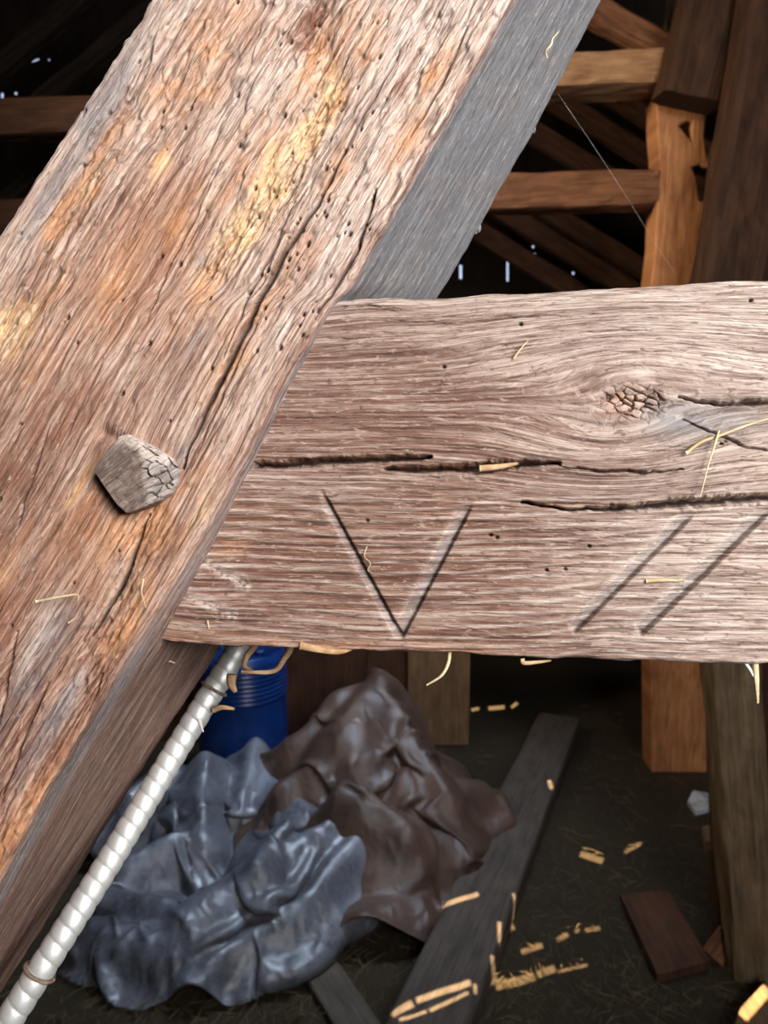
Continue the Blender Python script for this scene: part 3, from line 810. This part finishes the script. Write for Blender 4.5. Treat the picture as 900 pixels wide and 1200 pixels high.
post, pts2 = prism_px('timber_post', [(769, 84), (790, 84), (789, 100), (794, 112), (836, 110), (829, 130), (826, 158), (828, 176), (833, 194), (828, 197), (820, 193), (811, 196), (817, 208), (819, 226), (820, 234), (829, 238), (829, 268), (832, 330), (832, 600), (829, 700), (829, 925), (797, 940), (764, 935), (762, 700), (760, 400), (763, 330), (768, 290), (770, 240), (774, 200), (770, 150), (770, 105)],
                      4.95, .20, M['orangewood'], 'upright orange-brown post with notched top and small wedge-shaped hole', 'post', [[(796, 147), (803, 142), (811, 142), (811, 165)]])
# backing block behind the wedge-shaped hole belongs to the post
zmin = min(p[1] for p in pts2)
def pxb(x, y, Y):   # world point on plane y=Y
    r = (x - 450) / F * RT + (600 - y) / F * UP + FW; return CAM + r * (Y / r[1])
def rail(name, x0, y0, x1, y1, ht, Y, thick, mat, label, cat='beam', group=None, seed=1, rough=.02):
    a = pxb(x0, y0, Y); b = pxb(x1, y1, Y)
    w = ht * Y / F * 1.02
    o = timber(name, a, b, w, thick, mat, (0, 1, 0), rough, seed); tag(o, label, cat, group); return o
YP = float(W(770, 600, 4.95)[1])
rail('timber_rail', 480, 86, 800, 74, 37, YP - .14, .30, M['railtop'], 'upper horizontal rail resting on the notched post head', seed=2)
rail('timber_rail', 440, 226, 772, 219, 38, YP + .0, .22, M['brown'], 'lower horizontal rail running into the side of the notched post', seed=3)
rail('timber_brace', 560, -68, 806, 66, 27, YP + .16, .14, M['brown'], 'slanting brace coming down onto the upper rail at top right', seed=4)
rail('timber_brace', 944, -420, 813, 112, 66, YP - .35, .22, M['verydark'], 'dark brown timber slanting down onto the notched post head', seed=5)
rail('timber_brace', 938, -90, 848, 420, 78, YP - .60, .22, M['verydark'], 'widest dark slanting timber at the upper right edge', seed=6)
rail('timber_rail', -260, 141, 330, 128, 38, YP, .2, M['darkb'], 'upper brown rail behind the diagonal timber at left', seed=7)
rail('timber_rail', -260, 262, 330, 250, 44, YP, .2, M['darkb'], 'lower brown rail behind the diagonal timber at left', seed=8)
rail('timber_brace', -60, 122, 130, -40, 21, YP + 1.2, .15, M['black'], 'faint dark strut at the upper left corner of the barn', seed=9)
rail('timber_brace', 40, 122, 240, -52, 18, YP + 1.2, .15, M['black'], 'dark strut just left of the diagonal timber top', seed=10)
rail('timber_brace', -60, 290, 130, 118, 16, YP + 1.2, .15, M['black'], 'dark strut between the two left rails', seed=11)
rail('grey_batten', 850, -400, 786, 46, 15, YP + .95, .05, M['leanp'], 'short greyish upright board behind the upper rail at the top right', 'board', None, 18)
k = 0
for (cx, cy, lab) in ((742, 122, 'highest of the far rafters, left of the post head'), (717, 155, 'far rafter crossing midway between the two right rails'), (667, 178, 'far rafter close to the diagonal timber between the two right rails'),
                      (697, 278, 'far rafter ending nearest the post below the lower right rail'), (665, 292, 'middle far rafter below the lower right rail'), (603, 296, 'lowest far rafter just above the beam')):
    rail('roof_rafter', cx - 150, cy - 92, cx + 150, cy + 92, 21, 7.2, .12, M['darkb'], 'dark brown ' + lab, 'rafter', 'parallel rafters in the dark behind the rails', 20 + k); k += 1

# board partition at the right, one panel of planks with open gaps
def board_panel(name, x0, x1, z0, z1, Y, n, mat, label, gap=.012, seed=0, kind=None, slope=None):
    root = bpy.data.objects.new(name, None); C.objects.link(root); root.location = ((x0 + x1) / 2, Y, z0)
    return root
def planks(name, x0, x1, z0, z1, Y, n, mat, gap=.01, seed=0, th=.03, tops=None):
    rng = random.Random(seed); V = []; Fs = []; UVs = []; w = (x1 - x0) / n
    for i in range(n):
        a = x0 + i * w + gap / 2; b = a + w - gap; yy = Y + rng.uniform(-.012, .012); tz = (tops[i] if tops else z1 + 0); m = 10
        base = len(V)
        for j in range(m + 1):
            z = z0 + (tz - z0) * j / m; q = rng.uniform(-.003, .003)
            for (xx, y2) in ((a + q, yy), (b + q, yy), (b + q, yy + th), (a + q, yy + th)):
                V.append((xx, y2, z)); UVs.append((xx + y2 + i * .7, z + i * 1.3))
        for j in range(m):
            for c in range(4):
                Fs.append((base + j * 4 + c, base + j * 4 + (c + 1) % 4, base + (j + 1) * 4 + (c + 1) % 4, base + (j + 1) * 4 + c))
        Fs.append((base + 3, base + 2, base + 1, base)); t = base + m * 4; Fs.append((t, t + 1, t + 2, t + 3))
    return mesh_obj(name, V, Fs, mat, None, False, np.array(UVs))
o = planks('plank_partition', 2.13, 3.35, 0, 4.9, YP + .28, 7, M['darkb'], .004, 3); tag(o, 'dark vertical plank partition right of the notched post', 'partition')
o = planks('plank_panel', -2.6, float(pxb(482, 800, 5.35)[0]), 0, 1.45, 5.35, 9, M['darkb'], .006, 4); tag(o, 'dark brown board panel behind the blue barrel and the sheets', 'partition')
o = planks('wide_board', float(pxb(478, 800, 5.25)[0]), float(pxb(550, 800, 5.25)[0]), 0, 1.5, 5.25, 1, M['paleboard'], .0, 5, .05); tag(o, 'wide upright tan board behind the brown plastic sheet', 'board')
a = pxb(500, 850, 5.18); b = pxb(560, 752, 5.18)
# leaning post at the lower right
p0 = atz(893, 1150, 0); p1 = np.array([p0[0] - .06, p0[1] - .1, 2.05])
pt = pxb(858, 700, p0[1] + .18)
o = timber('leaning_post', p0, pt + (pt - p0) * .12, .21, .16, M['leanp'], (0, 1, 0), .02, 33); tag(o, 'leaning worn brown post at the lower right edge', 'post')
a = atz(838, 1150, 0); b = pxb(838, 735, a[1] + .3)
o = timber('narrow_stud', atz(852, 1120, 0), pxb(838, 700, atz(852, 1120, 0)[1] + .12), .06, .08, M['darkb'], (0, 1, 0), .01, 34); tag(o, 'thin dark stud standing left of the leaning post', 'post')
o = timber('slanting_board', atz(838, 1125, .02), atz(935, 985, .45), .11, .035, M['brown'], (0, 1, 0), .008, 35); tag(o, 'dark board slanting up against the leaning post foot', 'board')

# floor timber and boards
zt = .12
g0 = atz(497, 1205, zt); g1 = atz(655, 838, zt)
ax = unit(g1 - g0); g0 = g0 - ax * .7
o = timber('floor_beam', g0 - np.array([0, 0, 0]), g1, .30, zt, M['greyplank'], (0, 0, -1), .008, 40); tag(o, 'long grey squared timber lying on the barn floor, pointing away', 'beam')
q = [atz(727, 1052, .03), atz(782, 1046, .03), atz(832, 1130, .03), atz(770, 1146, .03)]
cq = sum(q) / 4
o = slab('floor_board', [tuple(p[:2]) for p in q], [], lambda a, b: (a, b, .045), (0, 0, -.04), M['darkb']); tag(o, 'short reddish-brown board lying flat on the floor', 'board')
q = [atz(862, 1200, .10), atz(868, 1180, .10), atz(905, 1142, .10), atz(930, 1200, .10)]
o = slab('sunlit_block', [tuple(p[:2]) for p in q], [], lambda a, b: (a, b, .10), (0, 0, -.10), M['paleboard']); tag(o, 'corner of a sunlit wooden block at the bottom right', 'block')
q = [atz(806, 938, .02), atz(812, 930, .02), atz(840, 932, .02), atz(838, 948, .02), atz(815, 950, .02)]
o = slab('plastic_scrap', [tuple(p[:2]) for p in q], [], lambda a, b: (a, b, .035 + .02 * math.sin(a * 40)), (0, 0, -.03), M['scrap'] if 'scrap' in M else plain('white_plastic', (.20, .24, .28), (.45, .50, .56), 20, .3)); tag(o, 'small pale blue-white plastic scrap at the foot of the notched post', 'scrap')
q = [atz(822, 975, .03), atz(842, 968, .03), atz(846, 988, .03), atz(826, 992, .03)]
o = slab('wood_chunk', [tuple(p[:2]) for p in q], [], lambda a, b: (a, b, .06), (0, 0, -.06), M['paleboard']); tag(o, 'small tan wood chunk below the plastic scrap', 'block')

# ================================================================== BARREL
def build_barrel():
    t = NT('blue_plastic'); t.b.inputs['Base Color'].default_value = (.006, .045, .30, 1)
    v = t.n('ShaderNodeTexCoord').outputs['Object']; n1 = t.noise(v, 9, 4)
    t.l(t.ramp(n1, [(.3, (.002, .018, .10)), (.7, (.005, .034, .17))]), t.b.inputs['Base Color'])
    t.b.inputs['Roughness'].default_value = .28; t.b.inputs['Specular IOR Level'].default_value = .5
    R = .275; Hh = .90
    c = pxb(283, 780, 4.70); cx, cy = c[0], 4.70
    root = bpy.data.objects.new('plastic_barrel', None); C.objects.link(root); root.location = (cx, cy, 0)
    tag(root, 'blue plastic barrel with ribbed upper side behind the crumpled sheets', 'barrel')
    prof = [(0, .0), (R * .90, .0), (R * .97, .02), (R, .06)]
    z = .06
    for z in np.linspace(.08, .60, 8): prof.append((R * (1 + .006 * math.sin(z * 9)), z))
    for k in range(8):
        z0 = .62 + k * .028
        for j in range(6):
            prof.append((R * (1 - .0) + .006 * math.sin(PI * j / 5.) - .003, z0 + .028 * j / 6))
    prof += [(R, .85), (R * .97, .875), (R * .93, .885), (R * .93, Hh), (R * .90, Hh + .004), (R * .88, Hh), (R * .88, Hh - .02), (0, Hh - .02)]
    def lathe(prof, nm, mat, par):
        n = 64; V = []; Fs = []
        for (r, z) in prof:
            for i in range(n): V.append((r * math.cos(2 * PI * i / n), r * math.sin(2 * PI * i / n), z))
        for a in range(len(prof) - 1):
            for i in range(n): Fs.append((a * n + i, a * n + (i + 1) % n, (a + 1) * n + (i + 1) % n, (a + 1) * n + i))
        o = mesh_obj(nm, V, Fs, mat, par, True)
        bm = bmesh.new(); bm.from_mesh(o.data); bmesh.ops.remove_doubles(bm, verts=bm.verts, dist=1e-5); bmesh.ops.recalc_face_normals(bm, faces=bm.faces); bm.to_mesh(o.data); bm.free(); return o
    lathe(prof, 'drum_body', t.m, root)
    for (bx, by) in ((.12, -.05), (-.12, .05)):
        b = lathe([(0, 0), (.035, 0), (.035, .022), (.03, .026), (0, .026)], 'bung_cap', t.m, root); b.location = (bx, by, Hh - .02)
build_barrel()

# ================================================================== CRUMPLED SHEETS
def sheet_mat(name, c0, c1, rough):
    t = NT(name)
    v = t.n('ShaderNodeTexCoord').outputs['Object']
    n1 = t.noise(v, 3.5, 5, .6, .5); n2 = t.noise(v, 26, 5, .65, 1.2)
    s = t.math('ADD', t.math('MULTIPLY', n1, .6), t.math('MULTIPLY', n2, .4))
    t.l(t.ramp(s, [(.36, c0), (.62, c1)]), t.b.inputs['Base Color'])
    t.l(t.ramp(n2, [(.3, rough - .08), (.7, rough + .12)]), t.b.inputs['Roughness'])
    t.b.inputs['Specular IOR Level'].default_value = .6
    def crease(sc, seed):
        x = t.n('ShaderNodeTexNoise'); x.noise_type = 'RIDGED_MULTIFRACTAL'; t.l(t.mapv(v, (1, 1, .5)), x.inputs['Vector'])
        x.inputs['Scale'].default_value = sc; x.inputs['Detail'].default_value = 3; x.inputs['Distortion'].default_value = .6
        return x.outputs['Fac']
    b = t.bump(crease(4.5, 1), .75, .05)
    b = t.bump(crease(13, 2), .55, .02, b)
    b = t.bump(n2, .3, .01, b)
    t.l(b, t.b.inputs['Normal'])
    return t.m
M['tarp'] = sheet_mat('grey_blue_tarpaulin', (.034, .032, .037), (.140, .145, .175), .34)
M['plastic'] = sheet_mat('dusty_brown_plastic', (.024, .0125, .0085), (.098, .054, .037), .48)

def heap(name, lobes, x0, x1, y0, y1, res, mat, label, cat, slack, seed, under=None):
    """a sheet relaxed over its own heap of folds: a mass-and-spring cloth with extra length, so that it buckles into creases"""
    nx = int((x1 - x0) / res); ny = int((y1 - y0) / res)
    gx = np.linspace(x0, x1, nx); gy = np.linspace(y0, y1, ny)
    X, Y = np.meshgrid(gx, gy)
    wx = .05 * fbm(X * 3, Y * 3, 2, seed + 1); wy = .05 * fbm(X * 3, Y * 3, 2, seed + 2)
    Z = np.full(X.shape, -1.0)
    for i, (a, b, ra, rb, ha, hb, pw) in enumerate(lobes):
        vx, vy = b[0] - a[0], b[1] - a[1]; L2 = vx * vx + vy * vy + 1e-9
        t = np.clip(((X + wx - a[0]) * vx + (Y + wy - a[1]) * vy) / L2, 0, 1)
        d = np.hypot(X + wx - a[0] - t * vx, Y + wy - a[1] - t * vy)
        r = ra + (rb - ra) * t; hh = ha + (hb - ha) * t
        q = np.clip(1 - d / r, 0, 1)                        # tent shaped: the cloth is taut over a narrow ridge
        q = q * .12 + np.clip(1 - (d / r) ** 2, 0, 1) ** pw * .88
        Z = np.maximum(Z, np.where(d < r, hh * q, -1))
    keep = Z > 0
    H = np.maximum(Z, 0.0)
    if under is not None: H = np.maximum(H, under(X, Y) * keep)
    for _ in range(3): H[1:-1, 1:-1] = (H[1:-1, 1:-1] * 2 + H[:-2, 1:-1] + H[2:, 1:-1] + H[1:-1, :-2] + H[1:-1, 2:]) / 6
    k2 = keep.copy()
    for _ in range(3): k2[1:-1, 1:-1] = k2[1:-1, 1:-1] | k2[:-2, 1:-1] | k2[2:, 1:-1] | k2[1:-1, :-2] | k2[1:-1, 2:]
    P = np.stack([X, Y, H + .01 + .03 * fbm(X * 9, Y * 9, 3, seed + 5)], -1); Q = P.copy()
    def hs(P):
        fx = np.clip((P[..., 0] - x0) / (x1 - x0) * (nx - 1), 0, nx - 1.001); fy = np.clip((P[..., 1] - y0) / (y1 - y0) * (ny - 1), 0, ny - 1.001)
        ix = fx.astype(int); iy = fy.astype(int); fx -= ix; fy -= iy
        return (H[iy, ix] * (1 - fx) + H[iy, ix + 1] * fx) * (1 - fy) + (H[iy + 1, ix] * (1 - fx) + H[iy + 1, ix + 1] * fx) * fy
    cons = []
    def add(dy, dx, stiff):
        ay = slice(max(0, -dy), ny - max(0, dy)); by = slice(max(0, dy), ny + min(0, dy)); ax_ = slice(max(0, -dx), nx - max(0, dx)); bx = slice(max(0, dx), nx + min(0, dx))
        m = (k2[ay, ax_] & k2[by, bx]).astype(float)
        L = np.linalg.norm(P0[by, bx] - P0[ay, ax_], axis=-1) * (slack + .10 * SL[ay, ax_])
        cons.append((ay, ax_, by, bx, L, m * stiff))
    P0 = np.stack([X, Y, H], -1); SL = fbm(X * 2.3, Y * 2.3, 2, seed + 7)
    add(0, 1, .30); add(1, 0, .30); add(1, 1, .22); add(1, -1, .22); add(0, 3, .07); add(3, 0, .07)
    for it in range(170):
        vel = (P - Q) * .93; Q = P.copy()
        P = P + vel; P[..., 2] -= .0009
        for _ in range(3):
            D = np.zeros_like(P)
            for ay, ax_, by, bx, L, m in cons:
                v = P[by, bx] - P[ay, ax_]; l = np.linalg.norm(v, axis=-1) + 1e-9
                c = (v * ((l - L) / l * .5 * m)[..., None])
                D[ay, ax_] += c; D[by, bx] -= c
            P = P + D
        g = hs(P) + .006; hit = P[..., 2] < g
        P[..., 2] = np.where(hit, g, P[..., 2])
        for k in range(2): P[..., k] = np.where(hit, Q[..., k] + (P[..., k] - Q[..., k]) * .4, P[..., k])
    kf = keep[:-1, :-1] | keep[1:, :-1] | keep[:-1, 1:] | keep[1:, 1:]
    fs = grid_faces(ny, nx).reshape(ny - 1, nx - 1, 4)[kf]
    used = np.unique(fs); rm = np.full(nx * ny, -1); rm[used] = np.arange(len(used))
    V = P.reshape(-1, 3)[used].copy(); fr = rm[fs]
    ed = np.sort(np.concatenate([fr[:, [0, 1]], fr[:, [1, 2]], fr[:, [2, 3]], fr[:, [3, 0]]]), axis=1)
    ue, cn = np.unique(ed, axis=0, return_counts=True); be = ue[cn == 1]          # hem of the sheet, smoothed
    for _ in range(14):
        acc = np.zeros_like(V); ct = np.zeros(len(V))
        np.add.at(acc, be[:, 0], V[be[:, 1]]); np.add.at(acc, be[:, 1], V[be[:, 0]]); np.add.at(ct, be.ravel(), 1)
        m = ct > 1; V[m] = V[m] * .5 + .5 * acc[m] / ct[m][:, None]
    for _ in range(2):
        acc = np.zeros_like(V); ct = np.zeros(len(V))
        np.add.at(acc, ue[:, 0], V[ue[:, 1]]); np.add.at(acc, ue[:, 1], V[ue[:, 0]]); np.add.at(ct, ue.ravel(), 1)
        V = V * .75 + .25 * acc / ct[:, None]
    o = mesh_obj(name, V, rm[fs], mat, None, True, V[:, :2])
    m = o.modifiers.new('finer', 'SUBSURF'); m.levels = 1; m.render_levels = 1
    m = o.modifiers.new('thickness', 'SOLIDIFY'); m.thickness = .003; m.offset = -1
    return tag(o, label, cat)
def lobe(x0, y0, x1, y1, ra, rb, ha, hb, pw=.6, zk=.55):
    a = atz(x0, y0, ha * zk); b = atz(x1, y1, hb * zk); return (a, b, ra, rb, ha, hb, pw)
heap('grey_tarpaulin', [
    lobe(238, 1000, 240, 925, .17, .20, .30, .50, .55),          # upright leaf fold
    lobe(285, 960, 300, 905, .12, .16, .35, .48, .5),
    lobe(230, 1085, 385, 1005, .20, .16, .30, .42, .5),          # broad bluish fold
    lobe(300, 1050, 330, 1010, .18, .15, .40, .44, .5),
    lobe(95, 1095, 205, 1118, .11, .15, .18, .20, .6),           # roll at lower left
    lobe(150, 1030, 210, 1005, .13, .12, .26, .32, .55),
    lobe(150, 960, 200, 925, .15, .15, .36, .42, .55),
    lobe(225, 1150, 345, 1085, .09, .13, .14, .26, .55),         # long roll in front
    lobe(345, 1085, 440, 995, .12, .13, .26, .42, .5),
    lobe(340, 960, 400, 1000, .14, .12, .40, .36, .55),
    lobe(130, 1060, 190, 1075, .10, .12, .22, .22, .6),
    lobe(300, 1075, 345, 1045, .08, .08, .26, .34, .6),
], -2.2, .35, 2.9, 4.9, .013, M['tarp'], 'crumpled grey-blue tarpaulin heaped on the floor below the diagonal timber', 'tarpaulin', 1.26, 3)
heap('plastic_sheet', [
    lobe(410, 870, 442, 822, .44, .42, .70, .82, .8, .8),
    lobe(395, 830, 455, 815, .26, .26, .76, .80, .7, .85),
    lobe(350, 880, 400, 840, .22, .24, .58, .74, .6, .8),
    lobe(435, 800, 520, 930, .16, .18, .86, .45, .6, .85),
    lobe(330, 930, 420, 900, .18, .22, .46, .60, .6, .8),
    lobe(480, 930, 555, 935, .30, .18, .48, .32, .6, .7),
    lobe(450, 1000, 520, 990, .30, .22, .34, .26, .6, .7),
    lobe(430, 1080, 470, 1060, .22, .20, .20, .18, .6, .6),
    lobe(400, 940, 470, 980, .14, .16, .58, .44, .55, .8),
], -1.3, .95, 3.2, 5.2, .015, M['plastic'], 'dark dusty brown plastic sheet piled high behind the tarpaulin', 'plastic sheet', 1.20, 8)
o = timber('floor_lath', atz(360, 1110, .03), atz(430, 1215, .03), .16, .03, M['greyplank'], (0, 0, -1), .004, 55); tag(o, 'short dark board on the floor in front of the tarpaulin', 'board')

# ================================================================== SHELL
def stuff_floor():
    t = NT('hay_dirt')
    v = t.n('ShaderNodeTexCoord').outputs['Object']
    n1 = t.noise(v, 3, 6, .65); n2 = t.noise(t.mapv(v, (60, 25, 1)), 1, 5, .7, 2.)
    t.l(t.mix(n2, t.ramp(n1, [(.3, (.009, .006, .0035)), (.7, (.030, .020, .011))]), (.050, .036, .019)), t.b.inputs['Base Color'])
    t.b.inputs['Roughness'].default_value = .95
    t.l(t.bump(n2, .8, .02), t.b.inputs['Normal'])
    nx, ny = 160, 200
    X, Y = np.meshgrid(np.linspace(-5, 5, nx), np.linspace(-1.2, 9, ny))
    Z = -.012 + .010 * fbm(X * 2, Y * 2, 4, 5)
    o = mesh_obj('floor', np.stack([X, Y, Z], -1).reshape(-1, 3), grid_faces(ny, nx), t.m, None, True, None)
    m = o.modifiers.new('thickness', 'SOLIDIFY'); m.thickness = .1; m.offset = -1
    tag(o, kind='structure')
stuff_floor()
def hay():
    rng = np.random.default_rng(4); n = 5200; V = []; Fs = []
    for i in range(n):
        px_, py_ = rng.uniform(-60, 960), rng.uniform(800, 1230)
        if rng.random() > .25 + .75 * (py_ - 800) / 430: continue
        p = atz(px_, py_, 0); a = rng.uniform(0, PI); l = rng.uniform(.03, .12); w = rng.uniform(.001, .0022)
        d = np.array([math.cos(a), math.sin(a), rng.uniform(-.15, .25)]) * l; s = np.array([-math.sin(a), math.cos(a), 0]) * w
        b = len(V); z = np.array([0, 0, rng.uniform(.0, .018)])
        mid = p + z + d / 2 + np.array([0, 0, rng.uniform(.0, .01)]) + s * rng.uniform(-3, 3)
        for q in (p + z, mid, p + z + d):
            V += [q - s, q + s, q + np.array([0, 0, w * 1.6])]
        for r in range(2):
            for c in range(3): Fs.append((b + r * 3 + c, b + r * 3 + (c + 1) % 3, b + r * 3 + 3 + (c + 1) % 3, b + r * 3 + 3 + c))
        Fs += [(b, b + 1, b + 2), (b + 6, b + 8, b + 7)]
    o = mesh_obj('loose_hay', V, Fs, plain('old_hay', (.03, .022, .010), (.12, .088, .044), 8, .9, bump=0), None, False)
    tag(o, 'loose dark hay and chaff strewn over the barn floor', 'hay', kind='stuff')
hay()

SUN = unit([.22, -.14, .96])
ZC = 6.9
def strip_px(x0, y0, x1, y1, w, z=0.0):
    a, b = np.array([x0, y0], float), np.array([x1, y1], float); d = (b - a) / np.linalg.norm(b - a); n = np.array([-d[1], d[0]]) * w / 2
    return [atz(*(p), z) for p in (a + n, b + n, b - n, a - n)]
patches = [(460, 1189, 484, 1176, 9, zt), (488, 1173, 552, 1151, 8, zt), (468, 1196, 500, 1186, 4, zt), (504, 1185, 549, 1163, 5, zt), (519, 1060, 561, 1048, 6, zt), (594, 1070, 603, 1088, 5, 0), (577, 1105, 578, 1128, 5, 0),
           (637, 934, 640, 944, 5, 0), (681, 998, 708, 1007, 8, 0), (612, 1114, 637, 1105, 7, 0), (654, 1100, 667, 1092, 6, 0), (675, 1090, 680, 1086, 5, 0), (687, 1088, 705, 1085, 5, 0),
           (567, 1150, 585, 1146, 10, 0), (582, 1153, 606, 1148, 11, 0), (604, 1149, 628, 1141, 11, 0), (630, 1140, 652, 1132, 9, 0), (655, 1136, 690, 1128, 4, 0), (573, 829, 592, 827, 5, 0), (553, 831, 562, 829, 4, 0),
           (600, 828, 607, 822, 4, 0), (733, 997, 752, 987, 4, 0), (870, 1192, 900, 1158, 16, .10), (548, 1180, 549, 1192, 4, 0), (836, 925, 838, 950, 6, .0)]
ch = []
for (x0, y0, x1, y1, w, z) in patches:
    q = strip_px(x0, y0, x1, y1, w, z)
    ch.append([tuple((p + SUN * ((ZC - p[2]) / SUN[2]))[:2]) for p in q])
ceil = slab('ceiling', [(-5, -1.2), (5, -1.2), (5, 9), (-5, 9)], ch, lambda a, b: (a, b, ZC), (0, 0, .012), M['black']); tag(ceil, kind='structure')

wallmat = M['black']
YF = 8.9
def far(px_, py_): p = pxb(px_, py_, YF); return (float(p[0]), float(p[2]))
def vslit(x, y0, y1, w): return [far(x - w / 2, y0), far(x + w / 2, y0 + .5), far(x + w / 2, y1), far(x - w / 2, y1 - .5)]
wh = [vslit(540, 310, 327, 3.4), vslit(595, 306, 330, 2.6), vslit(625, 273, 283, 4), vslit(625, 287, 291, 2.6), vslit(626, 296, 301, 4), vslit(672, 318, 322, 3),
      [far(34, 71), far(45, 67), far(46, 70), far(35, 74)], [far(52, 110), far(68, 105), far(69, 109), far(53, 113)], vslit(2, 108, 115, 4), vslit(18, 107, 111, 4), vslit(57, 68, 71, 3), vslit(31, 213, 216, 3)]
o = slab('wall_far', [(-5, 0), (5, 0), (5, ZC), (-5, ZC)], wh, lambda a, b: (a, YF, b), (0, .03, 0), wallmat); tag(o, kind='structure')
o = slab('wall_left', [(-1.2, 0), (9, 0), (9, ZC), (-1.2, ZC)], [], lambda a, b: (-5, a, b), (-.03, 0, 0), wallmat); tag(o, kind='structure')
o = slab('wall_right', [(-1.2, 0), (9, 0), (9, ZC), (-1.2, ZC)], [], lambda a, b: (5, a, b), (.03, 0, 0), wallmat); tag(o, kind='structure')
# near wall behind the camera with the big open doorway the daylight comes through
DX0, DX1, DZ0, DZ1 = .6, 2.5, 2.7, 4.5
o = slab('wall_near', [(-5, 0), (5, 0), (5, ZC), (-5, ZC)], [[(DX0, DZ0), (DX1, DZ0), (DX1, DZ1), (DX0, DZ1)]], lambda a, b: (a, -1.2, b), (0, -.03, 0), wallmat); tag(o, kind='structure')

# ================================================================== LIGHT
def area(name, loc, target, sx, sy, e, col, spread=PI):
    l = bpy.data.lights.new(name, 'AREA'); l.shape = 'RECTANGLE'; l.size = sx; l.size_y = sy; l.energy = e; l.color = col; l.spread = spread
    o = bpy.data.objects.new(name, l); C.objects.link(o); o.location = loc
    o.rotation_euler = (Vector(target) - Vector(loc)).to_track_quat('-Z', 'Y').to_euler(); return o
area('doorway_daylight', ((DX0 + DX1) / 2, -1.15, (DZ0 + DZ1) / 2), ((DX0 + DX1) / 2, 0, (DZ0 + DZ1) / 2 - .0), DX1 - DX0, DZ1 - DZ0, 178, (1.0, .97, .94))
area('added_warm_fill', (-3.6, 2.4, 4.6), (1.9, 4.9, 3.2), 1.0, 1.0, 55, (1.0, .82, .58), 1.2)  # added lamp to brighten the post and rails; the wall has no opening
area('added_blue_fill', (.9, 4.0, 5.6), (-.6, 3.9, 0), .9, .9, 26, (.68, .82, 1.0), .9)  # added lamp for bluish reflections on the sheets; the ceiling has no hatch
sl = bpy.data.lights.new('sun', 'SUN'); sl.energy = 42; sl.angle = .002; sl.color = (1.0, .74, .42)
so = bpy.data.objects.new('sun', sl); C.objects.link(so); so.rotation_euler = Vector(SUN).to_track_quat('Z', 'Y').to_euler()

w = bpy.data.worlds.new('sky'); scn.world = w; w.use_nodes = True
bg = w.node_tree.nodes['Background']; bg.inputs[0].default_value = (.62, .76, 1.0, 1); bg.inputs[1].default_value = 1.0
for o in C.objects:
    if o.parent is None and 'group' not in o.keys() and o.get('category'):
        g = {'straw': 'straw bits caught on the timbers', 'splinter': 'bark strips and splinters on the beam', 'cobweb': 'cobweb clumps on the diagonal timber'}.get(o['category'])
        if o.name.startswith('timber_rail'): g = 'horizontal rails of the far frame'
        if o.name.startswith('timber_brace'): g = 'slanting braces of the far frame'
        if g: o['group'] = g
scn.view_settings.view_transform = 'Standard'; scn.view_settings.look = 'None'
scn.view_settings.exposure = 0; scn.view_settings.gamma = 1; scn.view_settings.use_curve_mapping = False
